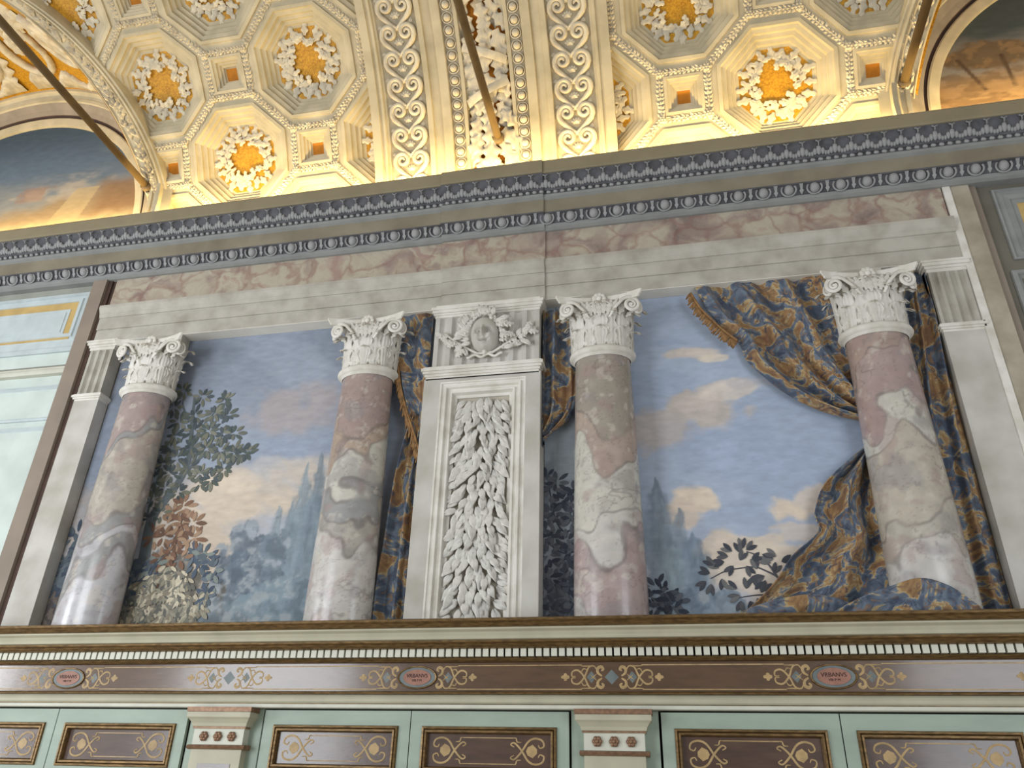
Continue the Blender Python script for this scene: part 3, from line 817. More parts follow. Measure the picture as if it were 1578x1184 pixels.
PALEc, PINK, GREY, CRM, DRK, LIL = (190, 186, 180), (160, 142, 138), (146, 146, 144), (190, 187, 176), (134, 120, 118), (182, 180, 182)
column(-4.172, [(0.26, LIL), (0.34, GREY), (0.42, LIL), (0.52, GREY), (0.74, (170, 162, 150)), (0.80, GREY), (1, (158, 142, 137))], 3, 'leftmost marble column with a lilac-grey foot beside the tall painted oak')
column(-2.245, [(0.10, (180, 160, 155)), (0.36, PALEc), (0.44, (164, 158, 148)), (0.60, GREY), (0.74, CRM), (0.82, (168, 150, 134)), (1, (156, 138, 131))], 8, 'marble column with a pink foot, left of the curtain and the middle pier')
column(-0.418, [(0.08, PALEc), (0.34, (166, 149, 146)), (0.42, PALEc), (0.68, CRM), (0.80, (166, 150, 138)), (1, (150, 142, 130))], 14, 'marble column with a pink lower patch, just right of the middle pier')
column(1.462, [(0.30, PALEc), (0.42, (172, 166, 154)), (0.62, (178, 170, 156)), (0.72, CRM), (0.90, (162, 143, 138)), (1, (160, 140, 130))], 22, 'rightmost marble column wrapped by the large blue and gold curtain')


# ------------------------------------------------------------------ pilasters at either end
def fluted(x0, x1, z0, z1, n, yf, yb, dep=0.02):
    prof = [(x0, yb)]
    w = (x1 - x0) / (n + 0.35)
    prof.append((x0, yf))
    for k in range(n):
        a = x0 + 0.35 * w + k * w
        prof += [(a + (w * .65) * t_, yf + dep * math.sin(PI * t_)) for t_ in np.linspace(0, 1, 7)]
    prof += [(x1, yf), (x1, yb)]
    return MB().ext_z(prof, z0, z1)


def flare_box(mb, x0, x1, y0, yb, layers):
    """stack of boxes whose projection grows: (projection, z0, z1)"""
    for p_, z0, z1 in layers: mb.box(x0 - p_, x1 + p_, y0 - p_, yb, z0, z1)
    return mb


def pilaster(x0, x1, label, nfl):
    root = empty('pilaster', ((x0 + x1) / 2, 0, 2.4), label, 'pilaster')
    inv = Matrix.Translation((-(x0 + x1) / 2, 0, -2.4))
    parts = [MB().box(x0, x1, 0.0, 0.118, 2.44, 4.50).build('shaft', MT['pier'], root)]
    parts.append(flare_box(MB(), x0, x1, 0.0, 0.118, [(0.0, 4.50, 4.515), (0.012, 4.515, 4.53), (0.022, 4.53, 4.55), (0.012, 4.55, 4.562)]).build('necking', MT['capw'], root))
    parts.append(fluted(x0 + 0.005, x1 - 0.005, 4.562, 5.0, nfl, 0.0, 0.118).build('fluted_capital', MT['arch'], root))
    parts.append(flare_box(MB(), x0, x1, 0.0, 0.118, [(0.004, 4.995, 5.02), (0.014, 5.02, 5.04), (0.026, 5.04, 5.065), (0.034, 5.065, 5.082)]).build('capital_moulding', MT['capw'], root))
    for p_ in parts: p_.matrix_local = inv
    return root


pilaster(-4.905, -4.668, 'narrow white pilaster with fluted capital at the left end of the colonnade', 3)
pilaster(1.905, 2.165, 'white pilaster with fluted capital at the right end of the colonnade', 4)

# ------------------------------------------------------------------ middle pier
pier = empty('middle_pier', (-1.325, -0.05, 2.4), 'white pier with a smiling mask and a laurel relief between the two painted landscapes', 'pier')


def pp(mb, name, m, parent=None, smooth=False):
    o = mb.build(name, m, None, smooth); o.parent = pier if parent is None else parent
    if parent is None: o.matrix_local = Matrix.Translation((1.325, 0.05, -2.4))
    return o


PX0, PX1, PXA, PXB = -1.775, -0.878, -1.645, -0.988
PT = 4.38
mb = MB().box(PX0, PXA, -0.05, 0.118, 2.44, 4.415).box(PXB, PX1, -0.05, 0.118, 2.44, 4.415).box(PXA, PXB, -0.05, 0.118, PT, 4.415).box(PXA, PXB, 0.02, 0.118, 2.44, PT)
body = pp(mb, 'body', MT['pier'])


def frame_ring(prof, xa, xb, zt, zb):
    """three-sided moulded frame, mitred: prof of (inset, y)"""
    P = []
    for ins, y in prof:
        P.append([(xa + ins, y, zb), (xa + ins, y, zt - ins), (xb - ins, y, zt - ins), (xb - ins, y, zb)])
    return MB().grid(P)


pp(frame_ring([(0.0, 0.02), (0.0, -0.050), (0.012, -0.050), (0.016, -0.04), (0.03, -0.04), (0.036, -0.055), (0.052, -0.055), (0.06, -0.035), (0.078, -0.033), (0.082, -0.045), (0.096, -0.045), (0.106, -0.015), (0.128, -0.01), (0.13, 0.02)], PXA, PXB, PT, 2.44), 'moulded_frame', MT['capw'])
pp(MB().box(PXA + .125, PXB - .125, 0.008, 0.02, 2.44, PT - .125), 'panel_ground', mat('laurel_ground', (186, 178, 162), var=0.06))
lea = [laurel_leaf('laurel_leaf', 0.125, 0.058, MT['leafw'], .3, .35), laurel_leaf('laurel_leaf', 0.105, 0.052, MT['leafw'], .5, .4), laurel_leaf('laurel_leaf', 0.115, 0.062, MT['leafw'], .2, .5)]
pw0, pw1 = PXA + 0.135, PXB - 0.135
z_ = PT - 0.16; row = 0
while z_ > 2.5:
    nn = 6 if row % 2 else 7
    for k in range(nn):
        u = (k + .5) / nn * 2 - 1 + random.uniform(-.08, .08)
        px_ = (pw0 + pw1) / 2 + u * (pw1 - pw0) / 2 * 0.88
        ang = PI - u * 0.75 + random.uniform(-.45, .45)
        zz = z_ + random.uniform(-.015, .015)
        yy = -0.004 - 0.022 * (1 - u * u) - random.uniform(0, .010)
        o = link(random.choice(lea), 'laurel_leaf', pier)
        o.matrix_local = Matrix.Translation((1.325, 0.05, -2.4)) @ Matrix.Translation((px_, yy, zz)) @ Matrix.Rotation(ang, 4, 'Y') @ Matrix.Rotation(random.uniform(-.2, .06), 4, 'X') @ Matrix.Rotation(random.uniform(-.4, .4), 4, 'Z')
    z_ -= 0.046; row += 1
pp(flare_box(MB(), PX0 + .012, PX1 - .012, -0.05, 0.118, [(0.0, 4.405, 4.43), (0.010, 4.43, 4.45), (0.022, 4.45, 4.47), (0.034, 4.47, 4.495), (0.02, 4.495, 4.51)]), 'necking', MT['capw'])
cap = pp(fluted(PX0 + 0.05, PX1 - 0.012, 4.51, 4.98, 8, -0.045, 0.118, 0.022), 'fluted_capital', MT['pier'])
pp(flare_box(MB(), PX0 + .05, PX1 - .012, -0.045, 0.118, [(0.004, 4.965, 4.985), (0.014, 4.985, 5.0), (0.026, 5.0, 5.025), (0.034, 5.025, 5.05), (0.004, 5.05, 5.083)]), 'capital_moulding', MT['capw'])
# the mask
fx, fz0 = -1.305, 4.735
FW, FH = 0.110, 0.138
nu, nv = 45, 51


def g(u, v, cu, cv, su, sv): return np.exp(-((u - cu) / su) ** 2 - ((v - cv) / sv) ** 2)


P = []
for i in range(nu):
    rw = []
    for j in range(nv):
        rr = j / (nv - 1); a = 2 * PI * i / nu
        u = rr * math.cos(a); v = rr * math.sin(a)
        h = 0.075 * math.sqrt(max(0, 1 - rr ** 3.2))
        h += 0.048 * g(u, v, 0, -.02, .11, .26) + 0.014 * g(u, v, 0, -.16, .16, .09)              # nose
        h += 0.018 * (g(u, v, -.38, .27, .26, .06) + g(u, v, .38, .27, .26, .06))                # brows
        h -= 0.050 * (g(u, v, -.38, .12, .22, .13) + g(u, v, .38, .12, .22, .13))                # sockets
        h += 0.036 * (g(u, v, -.38, .10, .12, .065) + g(u, v, .38, .10, .12, .065))                # eyeballs
        h += 0.022 * (g(u, v, -.46, -.22, .22, .2) + g(u, v, .46, -.22, .22, .2))                # cheeks
        h -= 0.045 * g(u, v, 0, -.47 + .35 * u * u, .26, .035)                                   # mouth
        h += 0.012 * g(u, v, 0, -.40 + .3 * u * u, .25, .04) + 0.014 * g(u, v, 0, -.56 + .3 * u * u, .2, .05)
        h += 0.012 * g(u, v, 0, -.80, .2, .12)
        rw.append((fx + FW * u, -0.045 - h - 0.040 * (v + 1), fz0 + FH * v))
    rw.append((rw[-1][0], -0.04, rw[-1][2]))
    P.append(rw)
face = pp(MB().grid(P, True, False), 'mask', MT['pier'], smooth=True); tag(face, 'smiling carved face with round cheeks')
inv = Matrix.Translation((1.325, 0.05, -2.4))
hl = [lobed_leaf('vine_leaf', 0.08, 0.06, MT['capw'], 3, .014), laurel_leaf('vine_leaf', 0.09, 0.045, MT['capw'], .35, .5), laurel_leaf('vine_leaf', 0.075, 0.042, MT['capw'], .3, .5)]
for k in range(44):
    a = -0.35 + (PI + 0.7) * (k % 22) / 21; rad = 1.12 if k < 22 else 1.5
    x_, zc = fx + FW * rad * math.cos(a), fz0 + FH * rad * math.sin(a) * (.82 if k >= 22 else 1)
    if k >= 22 and math.sin(a) < -.1: continue
    if math.cos(a) > .35 and .05 < math.sin(a) < .98 and k % 2: continue
    link(random.choice(hl), 'vine_leaf', pier, mw=inv @ Matrix.Translation((x_, -0.07 - .035 * (1 + math.sin(a)) - random.uniform(0, .02), zc)) @ Matrix.Rotation(PI / 2 - a + random.uniform(-.8, .8), 4, 'Y') @ Matrix.Rotation(random.uniform(-.5, 0), 4, 'X'))
gm = MB().ball((0, 0, 0), 0.017, 8, 5).mesh('grape', MT['capw'], True)
for k in range(26):
    a = random.uniform(.1, 1.15); rad = random.uniform(1.05, 1.5)
    link(gm, 'grape', pier, mw=inv @ Matrix.Translation((fx + FW * rad * math.cos(a), -0.085 - .03 * math.sin(a) - random.uniform(0, .03), fz0 + FH * rad * math.sin(a) * .95)))
cord = MB().tube([(fx + d_ * .001, -.065, z0_) for d_, z0_ in [(-330, 4.80), (-250, 4.73), (-150, 4.655), (-60, 4.60), (0, 4.595), (60, 4.60), (150, 4.655), (250, 4.73), (330, 4.80)]], 0.011, 6)
pp(cord, 'garland_cord', MT['capw'], smooth=True)
for s_ in (-1, 1):
    for k in range(17):
        t_ = k / 16; d_ = 0.14 + 0.21 * t_
        zc = 4.625 + 0.13 * t_ + random.uniform(-.045, .045)
        link(random.choice(hl), 'garland_leaf', pier, mw=inv @ Matrix.Translation((fx + s_ * d_, -0.066 - random.uniform(0, .02), zc)) @ Matrix.Rotation(s_ * (1.2 + random.uniform(-1.1, 1.1)), 4, 'Y') @ Matrix.Rotation(random.uniform(-.4, 0), 4, 'X') @ Matrix.Scale(random.uniform(.8, 1.05), 4))
pp(MB().tube([(fx + d_, -.07, 4.575 + .012 * math.sin(d_ * 60)) for d_ in np.linspace(-.14, .14, 20)], 0.012, 6, flat=.6).ball((fx, -.075, 4.60), .022), 'ribbon_knot', MT['capw'], smooth=True)


# ------------------------------------------------------------------ curtains
def cloth_mesh(A, B, y, folds, amp, nu=60, nv=60, phase=0.0, belly=0.0, uvs=1.0, noise=0.012, seed=1, xlim=(-9, 9)):
    """cloth stretched between two edge curves given in wall coordinates (x, z), pleated along u"""
    Ac, Bc = catmull(A, nv), catmull(B, nv); P = []; UV = []
    wid = max(np.linalg.norm(np.array(A[i]) - np.array(B[min(i, len(B) - 1)])) for i in range(len(A)))
    ln = sum(np.linalg.norm(Ac[i + 1] - Ac[i]) for i in range(nv - 1))
    for i in range(nu):
        u = i / (nu - 1); rw = []
        for j in range(nv):
            v = j / (nv - 1); p = Ac[j] * (1 - u) + Bc[j] * u
            ph = folds * 2 * PI * (u + 0.05 * math.sin(3.1 * v + seed)) + phase
            sft = math.sin(ph) + 0.35 * math.sin(2.3 * ph + 1.3 * seed + 2 * v)
            yy = y - amp * sft - belly * math.sin(PI * u) + noise * math.sin(17 * u + 13 * v + seed) * .5
            if p[1] > 5.06: yy = max(yy, 0.03)
            yy = min(yy, 0.112)
            rw.append((min(max(float(p[0]) + 0.25 * amp * math.cos(ph), xlim[0]), xlim[1]), yy, float(p[1]))); UV.append((u * wid * uvs * 1.3, v * ln * uvs))
        P.append(rw)
    me = MB().grid(P).mesh('cloth', MT['damask'], True)
    uvl = me.uv_layers.new(name='UVMap')
    for lp in me.loops: uvl.data[lp.index].uv = UV[lp.vertex_index]
    return me


def PL(pts, y): return [xz(px_, py_, y) for px_, py_ in pts]


def cloth_part(root, name, me):
    o = link(me, name, root); o.matrix_local = Matrix.Translation(-Vector(root.location))
    sm = o.modifiers.new('thickness', 'SOLIDIFY'); sm.thickness = 0.006; sm.offset = 0
    return o


def fringe_part(root, pts, y, ln, dirv, seed=0):
    """hanging threads along the cloth edge"""
    random.seed(seed); mb = MB()
    C_ = catmull(PL(pts, y), 64)
    for i, p in enumerate(C_):
        t_ = C_[min(i + 1, 63)] - C_[max(i - 1, 0)]; t_ /= np.linalg.norm(t_) + 1e-9
        d_ = np.array(dirv) + np.array([random.uniform(-.2, .2), random.uniform(-.2, .2)]); d_ /= np.linalg.norm(d_)
        q = p + d_ * ln * random.uniform(.8, 1.1)
        mb.tube([(p[0], y - .012, p[1]), ((p[0] + q[0]) / 2, y - .02, (p[1] + q[1]) / 2), (q[0], y - .008, q[1])], [.007, .009, .006], 5)
    mb.tube([(p[0], y - .02, p[1]) for p in C_], .009, 6)
    o = mb.build('fringe', MT['fringe'], root, True, 'stuff'); o.matrix_local = Matrix.Translation(-Vector(root.location)); tag(o, 'gold tasselled fringe')
    random.seed(seed + 5)
    return o


cy = 0.075
c1 = empty('curtain', (-1.9, cy, 2.45), 'narrow blue and gold curtain with fringe between second column and middle pier', 'curtain')
cloth_part(c1, 'cloth', cloth_mesh(PL([(574, 962), (584, 880), (600, 780), (618, 690), (640, 640)], .06), PL([(640, 962), (645, 880), (652, 780), (662, 690), (664, 640)], .06), 0.05, 2.0, 0.034, phase=.6, seed=2, xlim=(-9, -1.783)))
cloth_part(c1, 'upper_fold', cloth_mesh(PL([(604, 490), (612, 540), (620, 590), (634, 650), (652, 700), (664, 726)], .03), PL([(668, 480), (668, 540), (668, 590), (668, 650), (672, 700), (674, 726)], .03), 0.03, 1.6, 0.018, phase=1.5, seed=4, xlim=(-9, -1.783)))
fringe_part(c1, [(614, 562), (619, 600), (628, 635), (640, 672), (648, 700)], 0.02, 0.085, (-0.15, -1.0), 3)
c2 = empty('curtain', (-0.75, cy, 3.6), 'dark blue and orange curtain end hanging between middle pier and third column', 'curtain')
cloth_part(c2, 'cloth', cloth_mesh(PL([(824, 478), (824, 560), (824, 640), (822, 690)], .05), PL([(886, 478), (890, 560), (888, 630), (834, 682)], .05), 0.05, 2.4, 0.032, phase=0.4, seed=6, xlim=(-0.870, 9)))
c3 = empty('curtain', (1.4, cy, 2.45), 'large blue and gold curtain swept behind the rightmost column', 'curtain')
cloth_part(c3, 'swag', cloth_mesh(PL([(1060, 436), (1098, 494), (1136, 528), (1152, 560), (1208, 606), (1268, 634), (1340, 655)], .06), PL([(1275, 408), (1290, 455), (1305, 500), (1320, 540), (1340, 580), (1352, 610), (1362, 640)], .06), 0.03, 3.6, 0.042, phase=.2, seed=3, nu=110))
fringe_part(c3, [(1064, 454), (1080, 478), (1098, 496), (1118, 514), (1136, 527)], 0.03, 0.07, (-.45, -.55), 9)
cloth_part(c3, 'fall', cloth_mesh(PL([(1370, 400), (1385, 500), (1392, 620), (1405, 760), (1425, 870), (1445, 965)], .08), PL([(1432, 395), (1450, 500), (1478, 620), (1515, 760), (1545, 870), (1570, 965)], .08), 0.065, 2.6, 0.034, phase=.9, seed=5, xlim=(-9, 1.896)))
cloth_part(c3, 'billow', cloth_mesh(PL([(1345, 680), (1305, 715), (1272, 750), (1258, 792), (1262, 822), (1220, 862), (1190, 905), (1128, 965)], .04), PL([(1362, 660), (1372, 700), (1382, 750), (1395, 800), (1405, 840), (1415, 880), (1425, 920), (1440, 965)], .04), 0.03, 2.3, 0.055, phase=2.4, seed=8, nu=90, noise=.03))
cloth_part(c3, 'pooled_fold', cloth_mesh(PL([(1275, 950), (1320, 925), (1370, 905), (1415, 893), (1460, 905), (1500, 930), (1530, 950)], -.22), PL([(1268, 985), (1320, 985), (1370, 985), (1415, 985), (1460, 985), (1500, 985), (1530, 985)], -.22), -0.215, .45, 0.03, phase=1.2, seed=9, nu=30, nv=70))
cloth_part(c3, 'pooled_fold', cloth_mesh(PL([(1120, 958), (1150, 940), (1200, 925), (1245, 918), (1290, 925), (1330, 945)], -.08), PL([(1120, 985), (1150, 985), (1200, 985), (1245, 985), (1290, 985), (1330, 985)], -.08), -0.08, .5, 0.03, phase=.8, seed=12, nu=30, nv=60))
random.seed(77)

# ------------------------------------------------------------------ wall at either side of the colonnade
band = empty('trim_4', (0, 0, 0), 'brown-grey upright band with dark groove left of the colonnade', kind='structure')
MB().box(-5.085, -4.945, -0.03, 0.135, 2.44, 5.749).build('band', MT['brown'], band)
MB().box(-4.945, -4.907, 0.0, 0.135, 2.44, 5.749).build('groove', MT['dbrown'], band)
MB().box(-4.907, -4.862, 0.02, 0.135, 5.449, 5.749).build('groove', MT['dbrown'], band)

win = empty('window_1', (0, 0, 0), 'pale green shuttered window with blue and ochre panel above, at the left edge', kind='structure')
WL, WR = -7.2, -5.085
MB().box(WL, WR, 0.04, 0.135, 5.10, 5.749).build('panel_ground', mat('panel_grey', (150, 152, 142), var=.05), win)


def rect_frame(x0, x1, z0, z1, prof, yb):
    """closed moulded frame: prof of (inset, y)"""
    P = [[(x0 + i, y, z0 + i), (x0 + i, y, z1 - i), (x1 - i, y, z1 - i), (x1 - i, y, z0 + i)] for i, y in prof]
    mb = MB().grid(P, False, True)
    return mb


rect_frame(WL, -5.115, 5.125, 5.665, [(0, .04), (0, .015), (.03, .01), (.035, .025), (.06, .025), (.065, .012), (.095, .012), (.10, .03)], 0).build('blue_frame', MT['bluef'], win)
rect_frame(WL + .09, -5.205, 5.14, 5.565, [(0, .03), (0, .02), (.075, .022), (.075, .035)], 0).build('ochre_band', MT['yellow'], win)
MB().box(WL + .16, -5.28, 0.018, 0.04, 5.21, 5.49).build('inner_panel', MT['bluef'], win)
rect_frame(WL + .19, -5.31, 5.24, 5.46, [(0, .018), (.004, .012), (.012, .012), (.016, .018)], 0).build('inner_line', MT['bluef'], win)
MB().ext_x([(0.0, 5.02), (-0.01, 5.03), (-0.01, 5.06), (0.0, 5.07), (0.0, 5.125), (.135, 5.125), (.135, 5.02)], WL, WR).build('head_moulding', MT['bluef'], win)
MB().ext_x([(0.03, 4.90), (0.02, 5.02), (.135, 5.02), (.135, 4.90)], WL, WR).build('head_frieze', MT['shutter'], win)
MB().ext_x([(0.045, 4.868), (0.045, 4.90), (.135, 4.90), (.135, 4.868)], WL, WR).build('shadow_line', MT['brown'], win)
MB().ext_x([(0.0, 4.80), (-0.012, 4.815), (-0.012, 4.835), (0.005, 4.85), (0.005, 4.868), (.135, 4.868), (.135, 4.80)], WL, WR).build('head_cornice', MT['dent'], win)
sh = MB().box(WL, WR, 0.05, 0.135, 2.44, 4.80).build('shutter', MT['shutter'], win)
rect_frame(-6.6, -5.62 + .5, 4.36, 4.70, [(0, .05), (0, .035), (.02, .03), (.03, .045), (.035, .05)], 0).build('shutter_moulding', MT['bluef'], sh)
rect_frame(-6.6, -5.12, 2.6, 4.30, [(0, .05), (0, .035), (.02, .03), (.03, .045), (.035, .05)], 0).build('shutter_moulding', MT['bluef'], sh)

rp = empty('trim_5', (0, 0, 0), 'beige stone upright with white edge right of the colonnade', kind='structure')
MB().box(2.165, 2.215, -0.012, 0.135, 2.44, 5.749).build('white_edge', MT['capw'], rp)
MB().box(2.215, 2.345, -0.005, 0.135, 2.44, 5.749).build('stone_face', MT['stone'], rp)
MB().box(2.345, 2.40, 0.02, 0.135, 2.44, 5.749).build('brown_edge', MT['brown'], rp)
MB().box(2.40, 3.9, 0.045, 0.135, 2.44, 5.749).build('grey_face', MT['greyw'], rp)
rect_frame(2.50, 3.8, 5.06, 5.70, [(0, .045), (0, .025), (.012, .02), (.02, .035), (.06, .03), (.065, .02), (.10, .025), (.105, .035), (.14, .035)], 0).build('panel_frame', MT['fil'], rp)
MB().box(2.64, 3.66, 0.036, 0.05, 5.20, 5.56).build('panel_field', MT['yellow'], rp)
rect_frame(2.45, 3.8, 2.6, 4.965, [(0, .045), (0, .02), (.03, .015), (.04, .035), (.06, .045)], 0).build('panel_frame', MT['fil'], rp)

# ------------------------------------------------------------------ vault
VR, VA = 3.0, math.radians(21)
RIBC = -1.315


def vp(X, s, h=0.0):
    """point of the barrel vault: X along the gallery, s up the curve from the cornice, h inwards"""
    a = VA + s / VR
    return (X, -VR * (math.cos(VA) - math.cos(a)) - h * math.cos(a), 6.5 + VR * (math.sin(a) - math.sin(VA)) - h * math.sin(a))


def vframe(X, s, h=0.0):
    a = VA + s / VR; o = vp(X, s, h)
    return Matrix(((1, 0, 0, o[0]), (0, -math.sin(a), -math.cos(a), o[1]), (0, math.cos(a), -math.sin(a), o[2]), (0, 0, 0, 1)))


def lv(dx, ds, h):
    """local coordinates of a piece curved like the vault"""
    a = ds / VR
    return (dx, (VR - h) * math.sin(a), VR - (VR - h) * math.cos(a))


LUN = (-6.55, 3.95)


def w_out(s): return 2.05 * math.sqrt(max(0.0, 1 - (max(s, 0) / 2.6) ** 1.5))
def w_in(s): return 1.83 * math.sqrt(max(0.0, 1 - (max(s, 0) / 2.5) ** 1.35))


def inside_lunette(X, s):
    if s > 2.55: return False
    return any(abs(X - c) < 0.5 * (w_out(s) + w_in(s)) for c in LUN)


ns, nx = 60, 150
P = [[vp(WX0 + (WX1 - WX0) * i / (nx - 1), -0.3 + 4.2 * j / (ns - 1), -0.14) for j in range(ns)] for i in range(nx)]
shell = MB().grid(P)
shell.f = [f_ for f_ in shell.f if not inside_lunette(np.mean([shell.v[k][0] for k in f_]), -0.3 + 4.2 * np.mean([(k % ns) for k in f_]) / (ns - 1))]
ceiling = shell.build('ceiling', MT['vault'], None, True, 'structure'); tag(ceiling, 'cream and gold coffered barrel vault over the gallery')

AL = 0.757; CP, CQ = 0.56, 0.197


def octo(A): return [(A, .4142 * A), (.4142 * A, A), (-.4142 * A, A), (-A, .4142 * A), (-A, -.4142 * A), (-.4142 * A, -A), (.4142 * A, -A), (A, -.4142 * A)]


def subdiv_ring(ptsn, k):
    out = []
    for i in range(len(ptsn)):
        a, b = ptsn[i], ptsn[(i + 1) % len(ptsn)]
        out += [(a[0] + (b[0] - a[0]) * t_ / k, a[1] + (b[1] - a[1]) * t_ / k) for t_ in range(k)]
    return out


cell8 = [(CP, CQ), (CQ, CP), (-CQ, CP), (-CP, CQ), (-CP, -CQ), (-CQ, -CP), (CQ, -CP), (CP, -CQ)]
oct_prof = [(.478, 0.0), (.478, .016), (.448, .018), (.444, .006), (.436, -.004), (.405, -.012), (.402, -.036), (.396, -.042), (.366, -.046), (.363, -.07), (.357, -.076), (.33, -.08), (.326, -.10), (.318, -.106), (.295, -.108)]
sq_prof = [(.165, 0.0), (.165, .012), (.140, .014), (.136, .0), (.112, -.006), (.109, -.028), (.088, -.032), (.085, -.05), (.066, -.054), (.062, -.072), (.054, -.074)]


def coffer_local(prof, ring, cell, k):
    rings = [[lv(x_, y_, 0.0) for x_, y_ in subdiv_ring(cell, k)]]
    for A, h in prof: rings.append([lv(x_, y_, h) for x_, y_ in subdiv_ring(ring(A), k)])
    return MB().grid(rings, False, True)


def field_local(pts, h, k=1):
    pp_ = subdiv_ring(pts, k); n = len(pp_)
    mid = [(x_ * .5, y_ * .5) for x_, y_ in pp_]
    return MB().add([lv(x_, y_, h) for x_, y_ in pp_] + [lv(x_, y_, h) for x_, y_ in mid] + [lv(0, 0, h)], [(i, (i + 1) % n, n + (i + 1) % n, n + i) for i in range(n)] + [(n + i, n + (i + 1) % n, 2 * n) for i in range(n)])


def sqr(A): return [(A, A), (-A, A), (-A, -A), (A, -A)]


oct_mb = coffer_local(oct_prof, octo, cell8, 6); oct_me = oct_mb.mesh('octagonal_coffer', MT['vault'])
ofield_mb = field_local(octo(.298), -.1085, 6); ofield_me = ofield_mb.mesh('gold_field', MT['gold'])
sq_mb = coffer_local(sq_prof, sqr, sqr(CQ), 4); sq_me = sq_mb.mesh('square_coffer', MT['vault'])
sfield_mb = field_local(sqr(.057), -.0745, 2); sfield_me = sfield_mb.mesh('gold_field', MT['goldo'])
oak_a = lobed_leaf('oak', 0.125, 0.08, MT['vaultw'], 2, .012); oak_b = lobed_leaf('oak', 0.085, 0.055, MT['vaultw'], 2, .010)


def sprig_mesh(seed):
    """a spray of oak leaves, local xy on the vault, z towards the room"""
    r_ = random.Random(seed); mb = MB()
    for k in range(5):
        src = oak_a if k < 3 else oak_b
        ang = (k - 1) * 0.85 + r_.uniform(-.2, .2) if k < 3 else r_.uniform(2.2, 4.0)
        ox, oy = (k - 1) * .028 if k < 3 else r_.uniform(-.03, .03), r_.uniform(-.02, .01)
        ca, sa = math.cos(ang), math.sin(ang)
        vs = [(ox + v.co.x * ca + v.co.z * sa, oy - v.co.x * sa + v.co.z * ca, .006 - v.co.y + .004 * k) for v in src.vertices]
        mb.add(vs, [tuple(p.vertices) for p in src.polygons])
    return mb.mesh('leaf_sprig', MT['vaultw'], True)


sprigs = [sprig_mesh(s_) for s_ in range(4)]
ros = MB()
for k in range(6): ros.ball((.022 * math.cos(k * PI / 3), .022 * math.sin(k * PI / 3), .014), .016, 6, 4, 1, 1, .8)
ros.ball((0, 0, .02), .013, 6, 4); ros_me = ros.mesh('rosette', MT['vaultw'], True)


def in_rib(X): return abs(X - RIBC) < 1.075


def world_ok(M_, p):
    q = M_ @ Vector(p)
    s_ = (math.atan2(q.z - (6.5 - VR * math.sin(VA)), q.y + VR * math.cos(VA)) - VA) * VR
    return (not inside_lunette(q.x, s_)) and not in_rib(q.x)


def place(mb, me, name, parent, M_, m):
    """whole pieces share their mesh; pieces cut by the rib or a lunette arch get a trimmed one"""
    ok = [world_ok(M_, p) for p in mb.v]
    if not any(ok): return None
    if all(ok): return link(me, name, parent, mw=M_)
    t_ = MB(); t_.v = mb.v; t_.f = [f_ for f_ in mb.f if sum(ok[i] for i in f_) >= 2]
    if not t_.f: return None
    return link(t_.mesh(name, m), name, parent, mw=M_)


edges_done = {}; verts_done = {}
for side, X0, irange in ((0, -3.752, range(-6, 3)), (1, 1.116, range(-2, 7))):
    for j in range(-1, 4):
        for i in irange:
            X, s = X0 + i * AL, 0.451 + j * AL
            if side == 0 and X > RIBC or side == 1 and X < RIBC: continue
            M_ = vframe(X, s)
            if (i + j) % 2 == 0:
                c = place(oct_mb, oct_me, 'octagonal_coffer', ceiling, M_, MT['vault'])
                if c is None: continue
                gf = [world_ok(M_, p) for p in ofield_mb.v]
                I = Matrix.Identity(4)
                if all(gf): link(ofield_me, 'gold_field', c)
                elif any(gf):
                    t_ = MB(); t_.v = ofield_mb.v; t_.f = [f_ for f_ in ofield_mb.f if any(gf[q] for q in f_)]
                    link(t_.mesh('gold_field', MT['gold']), 'gold_field', c)
                for k in range(12):
                    a = 2 * PI * k / 12 + random.uniform(-.05, .05); rr = .205
                    if not world_ok(M_, lv(rr * 1.3 * math.cos(a), rr * 1.3 * math.sin(a), 0)): continue
                    lx, ly, lz = lv(rr * math.cos(a), rr * math.sin(a), -.108)
                    link(random.choice(sprigs), 'leaf_sprig', c, mw=Matrix.Translation((lx, ly, lz)) @ Matrix.Rotation(a - PI / 2 + random.choice((-.7, .7)) + random.uniform(-.2, .2), 4, 'Z') @ Matrix.Scale(random.uniform(.88, 1.04), 4))
                cell = cell8
            else:
                c = place(sq_mb, sq_me, 'square_coffer', ceiling, M_, MT['vault'])
                if c is None: continue
                if all(world_ok(M_, p) for p in sfield_mb.v): link(sfield_me, 'gold_field', c)
                cell = sqr(CQ)
            for k in range(len(cell)):
                a, b = cell[k], cell[(k + 1) % len(cell)]
                e = ((X + a[0], s + a[1]), (X + b[0], s + b[1]))
                key = (round((e[0][0] + e[1][0]) / 2, 1 + 1), round((e[0][1] + e[1][1]) / 2, 2))
                edges_done.setdefault(key, e)
                verts_done.setdefault((round(X + a[0], 2), round(s + a[1], 2)), (X + a[0], s + a[1]))
done = []
for q in verts_done.values():
    if any(abs(q[0] - d_[0]) + abs(q[1] - d_[1]) < .04 for d_ in done): continue
    done.append(q)
    if inside_lunette(*q) or in_rib(q[0]) or q[1] < -.05 or q[1] > 2.5: continue
    link(ros_me, 'rosette', ceiling, mw=vframe(q[0], q[1], .002))
fol = MB(); seen = []
